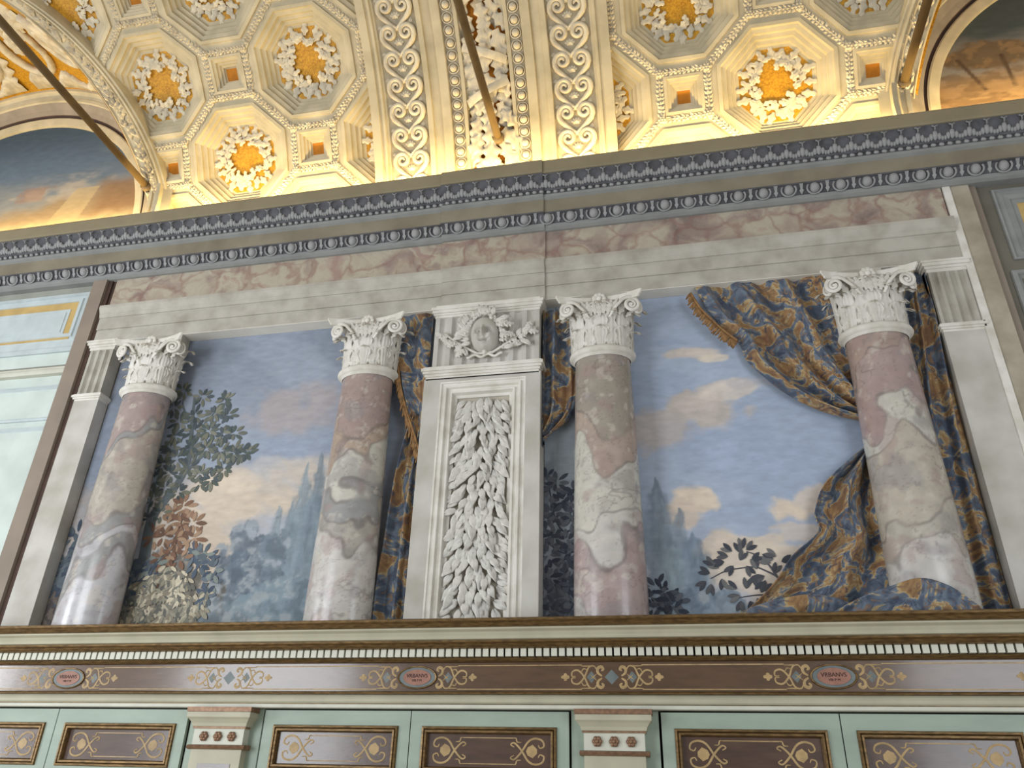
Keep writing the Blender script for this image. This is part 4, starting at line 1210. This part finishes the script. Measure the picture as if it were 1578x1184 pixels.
for e in edges_done.values():
    m0 = ((e[0][0] + e[1][0]) / 2, (e[0][1] + e[1][1]) / 2)
    if any(abs(m0[0] - q[0]) + abs(m0[1] - q[1]) < .04 for q in seen): continue
    seen.append(m0)
    L_ = math.hypot(e[1][0] - e[0][0], e[1][1] - e[0][1]); n = max(3, int(L_ / .034))
    tx, ts = (e[1][0] - e[0][0]) / L_, (e[1][1] - e[0][1]) / L_
    for k in range(n):
        f_ = (k + .5) / n; bx, bs = e[0][0] + (e[1][0] - e[0][0]) * f_, e[0][1] + (e[1][1] - e[0][1]) * f_
        if inside_lunette(bx, bs) or in_rib(bx) or bs < -.2: continue
        for sg in (-1, 1, 0):
            an = math.atan2(ts, tx) + sg * random.uniform(.5, .9); ln = random.uniform(.045, .06); wd = .017
            ca, sa = math.cos(an), math.sin(an); h0 = random.uniform(.001, .006)
            fol.add([vp(bx, bs, h0), vp(bx + ln * .5 * ca - wd * sa, bs + ln * .5 * sa + wd * ca, h0), vp(bx + ln * ca, bs + ln * sa, h0 + .004), vp(bx + ln * .5 * ca + wd * sa, bs + ln * .5 * sa - wd * ca, h0), vp(bx + ln * .5 * ca, bs + ln * .5 * sa, h0 + .017)], [(0, 1, 4), (1, 2, 4), (2, 3, 4), (3, 0, 4)])
fo = fol.build('band_foliage', MT['vaultw'], ceiling, False, 'stuff'); tag(fo, 'small stucco leaves along the coffer bands')

# --- transverse rib
rib = empty('transverse_rib', (RIBC, -0.2, 6.5), 'broad cream rib with scroll strips and a leaf garland'); rib.parent = ceiling
ribinv = Matrix.Translation((-RIBC, 0.2, -6.5))


def rib_strip(prof, name, m, s0=-0.25, s1=2.7, n=46, smooth=False):
    o = MB().grid([[vp(RIBC + d_, s0 + (s1 - s0) * k / (n - 1), h) for k in range(n)] for d_, h in prof]).build(name, m, rib, smooth)
    o.matrix_local = ribinv
    return o


half = [(1.09, -.14), (1.09, .055), (1.015, .055), (1.01, .04), (.995, .036), (.985, .05), (.965, .05), (.958, .03), (.94, .028), (.935, .018)]
for sg in (-1, 1):
    rib_strip([(sg * d_, h) for d_, h in half], 'edge_moulding', MT['vault'])
    rib_strip([(sg * .937, .018), (sg * .568, .018)], 'scroll_ground', MT['vaultd'])
    rib_strip([(sg * d_, h) for d_, h in [(.57, .018), (.565, .045), (.52, .045), (.515, .025), (.435, .012), (.43, .036), (.352, .036), (.345, .008)]], 'inner_moulding', MT['vault'])
    rib_strip([(sg * .346, .008), (sg * .238, .008)], 'bead_ground', MT['vaultd'])
    rib_strip([(sg * d_, h) for d_, h in [(.24, .008), (.236, .022), (.205, .022), (.20, -.05)]], 'inner_fillet', MT['vault'])
rib_strip([(-.2, -.05), (.2, -.05)], 'garland_ground', MT['goldo'])
bd = MB().ball((0, 0, .012), .034, 10, 6, 1, 1, .8).mesh('bead', MT['vaultw'], True)
rg = MB().tube([(.046 * math.cos(a), .046 * math.sin(a), .006) for a in np.linspace(0, 2 * PI, 17)], .006, 5, False, up=(0, 0, 1)).mesh('bead_rim', MT['vaultw'], True)
for sg in (-1, 1):
    s = -0.1
    while s < 2.0:
        link(bd, 'bead', rib, mw=ribinv @ vframe(RIBC + sg * .292, s, .008)); link(rg, 'bead_rim', rib, mw=ribinv @ vframe(RIBC + sg * .292, s, .008))
        s += .105
scr = MB()
spi = [(p_[0] - .08, p_[2], .012) for p_ in spiral_pts(.066, .012, 1.55, PI, 40, -1)]
tail = [(.02, -.20, .010), (-.03, -.16, .012), (-.085, -.115, .012), (-.13, -.07, .012), (-.147, -.03, .012)]
scr.tube(tail + spi, [.012, .017, .022, .024, .024] + list(np.linspace(.024, .012, 40)), 6, up=(0, 0, 1), flat=.9)
scr_l = scr.mesh('scroll', MT['vaultw'], True)
sm_ = MB(); sm_.v = [(-x_, y_, z_) for x_, y_, z_ in scr.v]; sm_.f = [f_[::-1] for f_ in scr.f]
scr_r = sm_.mesh('scroll', MT['vaultw'], True)
pal = MB()
for k in range(-2, 3):
    a = k * .5; src = oak_b
    for (ox, oy, sc_, fl_) in ((0, -.10, .62, 1),):
        pal.add([(ox + sc_ * (v.co.x * math.cos(a) + v.co.z * math.sin(a)), oy + sc_ * (-v.co.x * math.sin(a) + v.co.z * math.cos(a)), -v.co.y + .004) for v in src.vertices], [tuple(p.vertices) for p in src.polygons])
tre = MB()
for sx in (1,):
    for k in range(3):
        a = sx * (-.4 - .5 * k)
        tre.add([(sx * .0 + .4 * (v.co.x * math.cos(a) + v.co.z * math.sin(a)), .4 * (-v.co.x * math.sin(a) + v.co.z * math.cos(a)), -.4 * v.co.y + .004) for v in oak_b.vertices], [tuple(p.vertices) for p in oak_b.polygons])
tre_m = tre.mesh('trefoil', MT['vaultw'], True)
pal_m = pal.mesh('palmette', MT['vaultw'], True)
for sg in (-1, 1):
    s = -0.02
    while s < 2.1:
        M_ = ribinv @ vframe(RIBC + sg * .752, s, .018)
        link(scr_l, 'scroll', rib, mw=M_); link(scr_r, 'scroll', rib, mw=M_); link(pal_m, 'palmette', rib, mw=M_)
        link(tre_m, 'trefoil', rib, mw=M_ @ Matrix.Translation((.145, -.145, 0))); link(tre_m, 'trefoil', rib, mw=M_ @ Matrix.Translation((-.145, -.145, 0)) @ Matrix.Rotation(1.8, 4, 'Z'))
        s += .222
gl = [lobed_leaf('garland_leaf', .30, .19, MT['vaultw'], 3, .022), lobed_leaf('garland_leaf', .25, .16, MT['vaultw'], 3, .022)]
tilt = Matrix.Rotation(PI / 2, 4, 'X')      # xz leaf into the xy plane of the vault frame


def leaf_to_vault(ang): return Matrix.Rotation(ang, 4, 'Z') @ Matrix(((1, 0, 0, 0), (0, 0, 1, 0), (0, -1, 0, 0), (0, 0, 0, 1)))


s = 0.02; row = 0
while s < 2.0:
    for k in range(3):
        u = (k - 1) * .10 + random.uniform(-.02, .02)
        o = link(random.choice(gl), 'garland_leaf', rib, mw=ribinv @ vframe(RIBC + u, s + random.uniform(-.03, .03), -.03 + .045 * (1 - (u / .16) ** 2) + random.uniform(0, .02)) @ leaf_to_vault(PI + u * 4.5 + random.uniform(-.4, .4)) @ Matrix.Rotation(random.uniform(-.35, .05), 4, 'X') @ Matrix.Scale(random.uniform(.8, 1.05), 4))
    s += .12; row += 1
for s0_, sg in ((.62, 1), (.95, -1), (1.45, 1), (1.72, -1)):
    P = []
    for k in range(9):
        t_ = k / 8; u = sg * (-.19 + .38 * t_); ss = s0_ + .16 * t_
        hh = .02 + .075 * math.sin(PI * t_)
        P.append([vp(RIBC + u - .012 * sg, ss + .035, hh), vp(RIBC + u, ss, hh + .012), vp(RIBC + u + .012 * sg, ss - .035, hh)])
    o = MB().grid(P).build('ribbon', MT['vaultw'], rib, True); o.matrix_local = ribinv

# --- lunettes, their arches and the garlanded groins
def lun_paint_left(X, Z):
    t_ = (Z - 6.45) / 1.6
    img = np.zeros(X.shape + (3,)) + linA((96, 112, 128))
    img = over(img, (70, 84, 96), sstep(.5, 1.0, t_)); img = over(img, (150, 146, 138), sstep(.60, .25, t_ + .25 * (fbm(X * 2, Z * 6, 2) - .5)) * .7)
    img = over(img, (176, 164, 148), sstep(.5, .66, fbm(X * 2 + Z, Z * 5, 6)) * sstep(.75, .35, t_) * .7)
    img = over(img, (150, 128, 98), sstep(.40, .26, t_ + .14 * (fbm(X * 5, Z * 5, 3) - .5) + .12 * sstep(-5.5, -6.5, X)) * .95)
    img = over(img, (124, 88, 60), (np.abs(X + 7.05) < .14) * sstep(.62, .5, t_ + .1 * (fbm(X * 8, Z * 8, 8) - .5)) * .9)
    img = over(img, (136, 106, 78), sstep(.46, .36, t_ + .12 * (fbm(X * 9, Z * 9, 12) - .5)) * sstep(-5.55, -5.35, X) * .8)
    img = over(img, (150, 118, 100), sstep(.22, .16, np.abs(X + 6.25) + .25 * (fbm(X * 9, Z * 9, 31) - .5)) * sstep(.44, .40, t_) * sstep(.28, .32, t_) * .6)
    img = over(img, (184, 166, 130), sstep(.16, .05, t_ + .08 * (fbm(X * 6, Z * 6, 9) - .5)) * .9)
    tri = (X > -5.98 + (Z - 6.55) * .5) & (X < -5.62 + (Z - 6.55) * .32) & (t_ < .36)
    return over(img, (176, 156, 120), tri * .75)


def lun_paint_right(X, Z):
    t_ = (Z - 6.45) / 1.6
    img = np.zeros(X.shape + (3,)) + linA((76, 82, 80))
    img = over(img, (140, 132, 124), sstep(.62, .42, t_ + .2 * (fbm(X * 3, Z * 6, 2) - .5)) * .8)
    img = over(img, (156, 124, 88), sstep(.36, .22, t_ + .14 * (fbm(X * 4, Z * 6, 5) - .5)))
    d_ = np.sqrt(((X - 2.82) / .36) ** 2 + ((Z - 7.12) / .17) ** 2) + .7 * (fbm(X * 9, Z * 9, 7) - .5)
    img = over(img, (106, 86, 62), sstep(1.1, .8, d_) * .92); img = over(img, (140, 112, 78), sstep(1.0, .8, d_) * sstep(.52, .64, fbm(X * 16, Z * 16, 5)) * .7)
    img = over(img, (112, 88, 62), sstep(.5, .62, fbm(X * 6, Z * 12, 15)) * sstep(.42, .3, t_) * .6)
    for x0_, sl in ((2.92, .05), (2.62, .35)):
        img = over(img, (80, 62, 48), sstep(.026, .008, np.abs(X - x0_ - sl * (7.0 - Z))) * (Z < 7.1) * (Z > 6.72) * .9)
    return over(img, (172, 140, 100), sstep(.5, .68, fbm(X * 5, Z * 14, 25)) * sstep(.3, .1, t_) * .8)


def lunette(xc, fn, label, web_label, arch_label, x0, x1):
    pt = painted_grid('lunette_painting', x0, x1, 6.3, 8.15, 0.03, 240, 170, fn, MT['paint'], None, lambda X, Z: (X - xc) ** 2 + (Z - 6.40) ** 2 < 1.66 ** 2)
    tag(pt, label, 'mural')
    arch = empty('lunette_arch', (xc, 0, 6.4), arch_label); arch.parent = ceiling
    inv_ = Matrix.Translation((-xc, 0, -6.4))

    def ringmesh(prof, name, m):
        th = np.linspace(-.05, PI + .05, 60)
        o = MB().grid([[(xc + r_ * math.cos(a), y_, 6.4 + r_ * math.sin(a)) for a in th] for r_, y_ in prof]).build(name, m, arch, False)
        o.matrix_local = inv_; return o
    ringmesh([(1.62, .03), (1.62, .0), (1.635, -.005), (1.70, -.02), (1.715, -.015)], 'inner_moulding', MT['vault'])
    ringmesh([(1.715, -.015), (1.722, .004), (1.738, .004), (1.745, -.03)], 'dark_groove', MT['dbrown'])
    ringmesh([(1.745, -.03), (1.80, -.055), (1.86, -.10)], 'cove', mat('arch_mauve', (150, 138, 122), var=.08))
    ringmesh([(1.86, -.10), (1.865, -.12), (1.90, -.125), (1.905, -.11), (1.945, -.125), (1.965, -.14), (1.97, -.16), (2.01, -.165), (2.02, -.13), (2.10, -.1)], 'outer_moulding', MT['vault'])
    web = empty('lunette_web', (xc, -.5, 7.5), web_label); web.parent = ceiling
    winv = Matrix.Translation((-xc, .5, -7.5))

    def wpt(u, t_, h=0.0):
        """u along the arch from -1 to 1, t_ from the wall arch to the groin"""
        th = PI / 2 * (1 - abs(u)); sg = 1 if u >= 0 else -1
        s_ = 2.48 * math.sin(th)
        A = Vector((xc + sg * 2.0 * math.cos(th), -.12, 6.4 + 2.0 * math.sin(th)))
        B = Vector(vp(xc + sg * max(0, w_in(s_) - .03), s_, -.02))
        p = A.lerp(B, t_) + Vector((0, 0, .06 * math.sin(PI * t_)))
        return (p.x, p.y - h * .35, p.z - h)
    o = MB().grid([[wpt(-.98 + 1.96 * i / 60, j / 12) for j in range(13)] for i in range(61)]).build('gold_ground', MT['gold'], web, True); o.matrix_local = winv
    for sg in (-1, 1):
        for (u0, t0, r_, tr, dr) in ((.12, .45, .20, 1.6, 1), (.30, .52, .14, 1.4, -1), (.42, .45, .10, 1.3, 1)):
            ps = [wpt(sg * (u0 + p_[0] * .62 * (1 if dr > 0 else -1)), t0 + p_[2] * 1.9, .03) for p_ in spiral_pts(r_, .02, tr, PI * .5, 40)]
            o = MB().tube(ps, list(np.linspace(.05, .022, 40)), 6).build('scroll', MT['vaultw'], web, True); o.matrix_local = winv
        for q in range(14):
            u0, t0 = random.uniform(.03, .60), random.uniform(.15, .85)
            p0 = Vector(wpt(sg * u0, t0, .02)); me_ = random.choice(gl)
            p1 = Vector(wpt(sg * u0 + .02, t0)); p2 = Vector(wpt(sg * u0, t0 + .05)); n_ = (p1 - Vector(wpt(sg * u0, t0))).cross(p2 - Vector(wpt(sg * u0, t0))).normalized()
            if n_.z > 0: n_ = -n_
            yv = (p2 - Vector(wpt(sg * u0, t0))).normalized(); xv = yv.cross(n_)
            M_ = Matrix(((xv.x, yv.x, n_.x, p0.x), (xv.y, yv.y, n_.y, p0.y), (xv.z, yv.z, n_.z, p0.z), (0, 0, 0, 1)))
            link(me_, 'acanthus_leaf', web, mw=winv @ M_ @ leaf_to_vault(random.uniform(0, 6.28)) @ Matrix.Scale(random.uniform(1.1, 1.7), 4))
        # wavy stucco border that runs just above the wall arch
        P = []
        for k in range(70):
            u = sg * (.02 + .62 * k / 69); wv = .13 + .05 * math.sin(k * .42) + .012 * math.sin(k * 2.6)
            P.append([wpt(u, .05, .002), wpt(u, .05, .03), wpt(u, wv - .03, .035), wpt(u, wv, .05), wpt(u, wv + .02, .002)])
        o = MB().grid(P).build('shell_border', MT['vaultw'], web, True); o.matrix_local = winv
    # groin band on the barrel surface
    groin = empty('groin_garland', (xc, -.3, 7.0), 'curved cream band with a leaf garland ' + arch_label[arch_label.index('around'):]); groin.parent = ceiling
    ginv = Matrix.Translation((-xc, .3, -7.0))
    gpr = [(0, -.20), (0, .02), (.05, .03), (.08, .02), (.10, .012), (.58, .012), (.60, .03), (.66, .045), (.70, .03), (.76, .03), (.78, .055), (.86, .055), (.88, .035), (.95, .04), (1.0, .035), (1.04, -.02), (1.04, -.14)]
    for sg in (-1, 1):
        S = np.linspace(-.28, 2.42, 54)

        def gp(c_, s_, h): return vp(xc + sg * (w_in(s_) + (w_out(s_) - w_in(s_)) * c_), s_, h)
        o = MB().grid([[gp(c_, s_, h) for s_ in S] for c_, h in gpr]).build('band', MT['vault'], groin); o.matrix_local = ginv
        lf_ = MB(); s_ = -.15
        while s_ < 2.3:
            for q in range(3):
                c_ = random.uniform(.18, .52); an = (PI / 2 if True else 0) + random.uniform(-.9, .9); ln = random.uniform(.07, .11); wd = .024
                ca, sa = math.cos(an), math.sin(an); h0 = .012 + random.uniform(0, .012)
                bx = xc + sg * (w_in(s_) + (w_out(s_) - w_in(s_)) * c_)
                lf_.add([vp(bx, s_, h0), vp(bx + ln * .5 * ca - wd * sa, s_ + ln * .5 * sa + wd * ca, h0), vp(bx + ln * ca, s_ + ln * sa, h0 + .012), vp(bx + ln * .5 * ca + wd * sa, s_ + ln * .5 * sa - wd * ca, h0), vp(bx + ln * .5 * ca, s_ + ln * .5 * sa, h0 + .03)], [(0, 1, 4), (1, 2, 4), (2, 3, 4), (3, 0, 4)])
            s_ += .032
        o = lf_.build('garland_foliage', MT['vaultw'], groin, False, 'stuff'); o.matrix_local = ginv


lunette(LUN[0], lun_paint_left, 'lunette painting of grey-blue cloudy sky over ochre ruins, at the left', 'gold vault web with white scroll stucco above the left lunette', 'cream arch moulding around the left lunette painting', -8.25, -4.85)
lunette(LUN[1], lun_paint_right, 'lunette painting of a brown tree in an orange landscape, at the right', 'gold vault web with white stucco above the right lunette', 'cream arch moulding around the right lunette painting', 2.25, 5.65)

# --- tie rods across the gallery
for x, lab in ((-4.745, 'iron tie rod crossing in front of the left lunette'), (-1.26, 'iron tie rod crossing the leaf garland of the middle rib'), (2.07, 'iron tie rod beside the groin of the right lunette')):
    rd = empty('tie_rod', (x, -0.1, 6.752), lab, 'tie rod', 'tie rods of the vault')
    o = MB().tube([(0, -5.4, 0), (0, -.02, 0)], .034, 12, up=(0, 0, 1)).build('bar', MT['rod'], rd, True)
    MB().tube([(0, -.06, 0), (0, .02, 0)], .052, 12, up=(0, 0, 1)).build('collar', MT['rod'], rd, True)

# ------------------------------------------------------------------ cabinets
KX0, KX1 = -6.3, 3.3
crown = empty('cabinet_cornice', (0, 0, 2.06), 'green, cream and gilt cornice with dentils and a brown painted frieze along the cabinet tops', 'cornice')
kinv = Matrix.Translation((0, 0, -2.06))


def kp(prof, name, m, smooth=False):
    o = MB().ext_x(prof, KX0, KX1).build(name, m, crown); o.matrix_local = kinv; return o


kp([(-.465, 2.491), (-.478, 2.494), (-.488, 2.505), (-.482, 2.517), (-.492, 2.525), (-.490, 2.538), (-.48, 2.543), (-.44, 2.543), (-.44, 2.491)], 'gilt_top_moulding', MT['gilt'])
kp([(-.40, 2.43), (-.425, 2.434), (-.432, 2.45), (-.445, 2.47), (-.465, 2.482), (-.468, 2.491), (.11, 2.491 - .055), (.11, 2.43)], 'cream_cyma', MT['cream'])
kp([(-.365, 2.388), (-.385, 2.392), (-.396, 2.402), (-.392, 2.412), (-.404, 2.42), (-.408, 2.43), (-.3, 2.43), (-.3, 2.388)], 'gilt_moulding', MT['gilt'])
kp([(-.335, 2.343), (-.335, 2.388), (-.3, 2.388), (-.3, 2.343)], 'dentil_ground', MT['dark'])
kp([(-.315, 2.318), (-.335, 2.321), (-.346, 2.331), (-.34, 2.343), (-.3, 2.343), (-.3, 2.318)], 'gilt_moulding', MT['gilt'])
frz = kp([(-.31, 2.156), (-.31, 2.318), (.11, 2.318), (.11, 2.156)], 'brown_frieze', MT['frieze'])
kp([(-.31, 2.140), (-.335, 2.143), (-.338, 2.15), (-.33, 2.157), (-.3, 2.157), (-.3, 2.14)], 'gilt_line', MT['gilt'])
kp([(-.318, 2.091), (-.325, 2.10), (-.328, 2.115), (-.322, 2.128), (-.312, 2.14), (.11, 2.14), (.11, 2.091)], 'cream_fascia', MT['cream'])
kp([(-.312, 2.086), (-.312, 2.091), (.11, 2.091), (.11, 2.086)], 'brown_line', MT['gilt'])
kp([(-.325, 2.062), (-.332, 2.066), (-.332, 2.083), (-.325, 2.086), (.11, 2.086), (.11, 2.062)], 'cream_fillet', MT['dent'])
dm = MB().box(-.0165, .0165, -.028, .0, -.0215, .0215).mesh('dentil', MT['dent'])
x = -5.7
while x < 2.75:
    link(dm, 'dentil', crown, mw=kinv @ Matrix.Translation((x, -.335, 2.3665))); x += .0452


def ribbon2d(mb, pts, w, x0, z0, y, sx=1, sz=1, n=22, taper=True):
    C_ = catmull(pts, n); L_ = []
    for i, p in enumerate(C_):
        t_ = C_[min(i + 1, n - 1)] - C_[max(i - 1, 0)]; t_ /= np.linalg.norm(t_) + 1e-9
        ww = w / 2 * ((.55 + .6 * math.sin(PI * i / (n - 1))) if taper else 1)
        a = (x0 + sx * (p[0] - t_[1] * ww), y, z0 + sz * (p[1] + t_[0] * ww)); b = (x0 + sx * (p[0] + t_[1] * ww), y, z0 + sz * (p[1] - t_[0] * ww))
        c = (x0 + sx * p[0], y - .0012, z0 + sz * p[1]); L_.append([a, c, b])
    mb.grid(L_)


def ellipse_pts(rx, rz, n=32): return [(rx * math.cos(2 * PI * k / n), rz * math.sin(2 * PI * k / n)) for k in range(n)]


def text_mesh(body, size, m):
    cu = bpy.data.curves.new('lettering', 'FONT'); cu.body = body; cu.size = size; cu.align_x = 'CENTER'; cu.align_y = 'CENTER'; cu.extrude = .0008
    ob = bpy.data.objects.new('lettering', cu); COL.objects.link(ob)
    me = bpy.data.meshes.new_from_object(ob.evaluated_get(bpy.context.evaluated_depsgraph_get()))
    bpy.data.objects.remove(ob); me.materials.clear(); me.materials.append(m); me.name = 'lettering'
    return me


FY = -.3105
FZ = 2.236
sc_mb = MB(); fill_mb = MB()


def half_orn(mb, fill, x0, sx):
    for sz in (1, -1):
        ribbon2d(mb, [(.03, .040), (.045, .060), (.075, .052), (.10, .0), (.135, -.036), (.168, -.030), (.172, -.006), (.150, -.004)], .009, x0, FZ, FY, sx, sz, 30)
        ribbon2d(mb, [(.0, .006), (.022, .022), (.024, .046), (.004, .056), (-.008, .042), (.004, .034)], .015, x0, FZ, FY, sx, sz, 18)
        ribbon2d(mb, [(.085, .040), (.105, .045), (.118, .026)], .006, x0, FZ, FY, sx, sz, 8)
        ribbon2d(mb, [(.03, .018), (.05, .0), (.066, -.012)], .005, x0, FZ, FY, sx, sz, 8)
        ribbon2d(mb, [(.06, .062), (.085, .060), (.12, .0605)], .006, x0, FZ, FY, sx, sz, 8)
    fill.prism([(x0 + sx * a, FZ + b) for a, b in [(.035, 0), (.06, .032), (.088, 0), (.06, -.032)]], FY + .001, FY + .0004)
    for a_, l_ in ((0, .03), (1.2, .022), (-1.2, .022), (PI, .018)):
        ribbon2d(mb, [(.205, 0), (.205 + l_ * .5 * math.cos(a_), l_ * .5 * math.sin(a_)), (.205 + l_ * math.cos(a_), l_ * math.sin(a_))], .017, x0, FZ, FY, sx, 1, 7)


PLQ = (-3.945, -1.56, 0.786); DIA = (-5.15, -2.79, -0.405, 1.97)
for xp in PLQ:
    half_orn(sc_mb, fill_mb, xp + .13, 1); half_orn(sc_mb, fill_mb, xp - .13, -1)
for xp in DIA:
    half_orn(sc_mb, fill_mb, xp + .055, 1); half_orn(sc_mb, fill_mb, xp - .055, -1)
    fill_mb.prism([(xp - .04, FZ), (xp, FZ + .04), (xp + .04, FZ), (xp, FZ - .04)], FY + .001, FY + .0004)
stops = sorted([(p_ - .25, p_ + .25) for p_ in PLQ] + [(p_ - .17, p_ + .17) for p_ in DIA])
xa = KX0
for a_, b_ in stops + [(KX1, KX1)]:
    for zz in (FZ + .0655, FZ - .0655): sc_mb.box(xa, a_, FY, FY + .001, zz - .003, zz + .003)
    xa = b_
o = sc_mb.build('painted_scrollwork', MT['scroll'], crown); o.matrix_local = kinv; tag(o, 'ochre painted scrolls and border lines')
o = fill_mb.build('painted_lozenges', MT['slate'], crown); o.matrix_local = kinv
for k, xp in enumerate(PLQ):
    pq = empty('oval_plaque', (xp, -.31, FZ), ('small oval rose plaque with lettering on the frieze above the left cabinet', 'small oval rose plaque with lettering on the frieze above the middle cabinet', 'small oval rose plaque with lettering on the frieze above the right cabinet')[k], 'plaque', 'oval plaques on the frieze')
    outer, mid_, inn = ellipse_pts(.125, .066), ellipse_pts(.113, .057), ellipse_pts(.086, .044)
    n = 32
    MB().grid([[(a, 0, b) for a, b in outer], [(a, -.009, b) for a, b in [(x_ * .97, z__ * .97) for x_, z__ in outer]], [(a, -.007, b) for a, b in mid_], [(a, -.002, b) for a, b in [(x_ * .97, z__ * .97) for x_, z__ in mid_]]], False, True).build('gilt_rim', MT['gilt'], pq)
    MB().prism(mid_, -.003, 0).build('slate_ground', MT['slate'], pq)
    MB().prism(inn, -.006, -.003).build('rose_field', MT['plaque'], pq)
    rm = Matrix.Rotation(PI / 2, 4, 'X')
    link(text_mesh('VRBANVS', .031, MT['ink']), 'lettering', pq, mw=Matrix.Translation((0, -.0068, .008)) @ rm)
    link(text_mesh('VIII P M', .019, MT['ink']), 'lettering', pq, mw=Matrix.Translation((0, -.0068, -.018)) @ rm)


def panel_scroll(mb, x0, x1, z0, z1, y):
    zc = (z0 + z1) / 2; hz = (z1 - z0) / 2 / .085
    for xb, sx in ((x0, 1), (x1, -1)):
        for sz in (1, -1):
            ribbon2d(mb, [(.195, .022), (.215, .035), (.200, .046), (.180, .034), (.15, 0), (.115, -.052), (.075, -.070), (.035, -.058), (.026, -.028), (.048, -.018), (.058, -.034)], .010, xb, zc, y, sx, sz * hz, 36)
            ribbon2d(mb, [(.155, .048), (.178, .050), (.185, .070), (.20, .071)], .007, xb, zc, y, sx, sz * hz, 10)
        mb.prism([(xb + sx * a, zc + b * hz) for a, b in [(.065, .012), (.09, .036), (.118, .022), (.128, 0), (.118, -.022), (.09, -.036), (.065, -.012)]], y, y + .001)
    for sz in (1, -1): mb.box(x0 + .20, x1 - .20, y, y + .001, zc + sz * hz * .071 - .0025, zc + sz * hz * .071 + .0025)


def door(parent, x0, x1, shift):
    """one leaf: green frame, two gilt-framed brown panels"""
    D = MB(); pz = [(1.728, 1.968), (0.45, 1.60)]
    ins = .072; a, b = x0 + ins, x1 - ins
    for (za, zb) in ((1.968, 2.052), (1.60, 1.728), (0.2, 0.45)): D.box(x0, x1, -.30, -.275, za, zb)
    for za, zb in pz: D.box(x0, a, -.30, -.275, za, zb).box(b, x1, -.30, -.275, za, zb)
    d = D.build('door', MT['green'], parent); d.matrix_local = shift
    for za, zb in pz:
        rect_frame(a, b, za, zb, [(-.004, -.30), (0, -.312), (.010, -.314), (.014, -.305), (.018, -.313), (.028, -.312), (.034, -.296), (.036, -.282)], 0).build('gilt_frame', MT['gilt'], d)
        MB().box(a + .03, b - .03, -.284, -.276, za + .03, zb - .03).build('brown_panel', MT['panel'], d)
        s_ = MB(); panel_scroll(s_, a + .045, b - .045, za + .04, zb - .04, -.2855)
        s_.build('painted_scrollwork', MT['scroll'], d)
    return d


for cx, lab in ((-3.954, 'left pale green cabinet with gilt-framed brown door panels'), (-1.582, 'middle pale green cabinet with gilt-framed brown door panels'), (0.784, 'right pale green cabinet with gilt-framed brown door panels')):
    root = empty('cabinet', (cx, -.15, 0), lab, 'cabinet', 'painted cabinets along the wall')
    sh_ = Matrix.Translation((-cx, .15, 0))
    b_ = MB().box(cx - .932, cx + .932, -.27, .10, 0, 2.058).build('body', MT['dark'], root); b_.matrix_local = sh_
    door(root, cx - .928, cx - .003, sh_); door(root, cx + .003, cx + .928, sh_)

rs = MB()
for k in range(6): rs.ball((.013 * math.cos(k * PI / 3), -.004, .013 * math.sin(k * PI / 3)), .0105, 7, 4, 1, .8, 1)
rs.ball((0, -.009, 0), .009, 7, 4); rs_m = rs.mesh('rosette', MT['rosette'], True)
for cx, lab in ((-5.13, 'cream cabinet pilaster at the left edge'), (-2.768, 'cream cabinet pilaster with three rosettes between the left and middle cabinets'), (-0.40, 'cream cabinet pilaster with three rosettes between the middle and right cabinets'), (1.97, 'cream cabinet pilaster at the right edge')):
    root = empty('cabinet_pilaster', (cx, -.2, 0), lab, 'pilaster', 'pilasters between the cabinets')
    def q_(mb, name, m, smooth=False):
        o = mb.build(name, m, root, smooth); o.matrix_local = Matrix.Translation((0, .2, 0)); return o
    q_(MB().box(-.242, .242, -.285, .10, 0, 2.06), 'stile', MT['green'])
    q_(MB().box(-.165, .165, -.345, -.285, 0, 1.832), 'shaft', MT['cream'])
    q_(MB().ext_x([(-.345, 1.828), (-.362, 1.832), (-.370, 1.841), (-.362, 1.85), (-.345, 1.854), (-.285, 1.854), (-.285, 1.828)], -.188, .188), 'gilt_torus', MT['rosette'])
    q_(MB().box(-.165, .165, -.350, -.285, 1.854, 1.944), 'rosette_block', MT['dent'])
    P = []
    for dx, y_, z__ in [(.165, -.35, 1.940), (.172, -.356, 1.942), (.172, -.356, 1.952), (.176, -.36, 1.954), (.182, -.366, 1.972), (.196, -.38, 1.992), (.208, -.392, 2.004), (.208, -.392, 2.032), (.204, -.388, 2.034)]:
        P.append([(-dx, -.285, z__), (-dx, y_, z__), (dx, y_, z__), (dx, -.285, z__)])
    q_(MB().grid(P), 'capital', MT['cream'])
    q_(MB().box(-.212, .212, -.396, -.285, 2.034, 2.060), 'capital_edge', MT['rosette'])
    q_(MB().box(-.174, .174, -.358, -.30, 1.943, 1.952), 'capital_line', MT['rosette'])
    for k in (-1, 0, 1): link(rs_m, 'rosette', root, mw=Matrix.Translation((k * .092, .2 - .352, 1.899)) @ Matrix.Scale(1.25, 4))
    q_(MB().box(-.107, .107, -.348, -.34, .3, 1.752), 'brown_panel', MT['panel'])
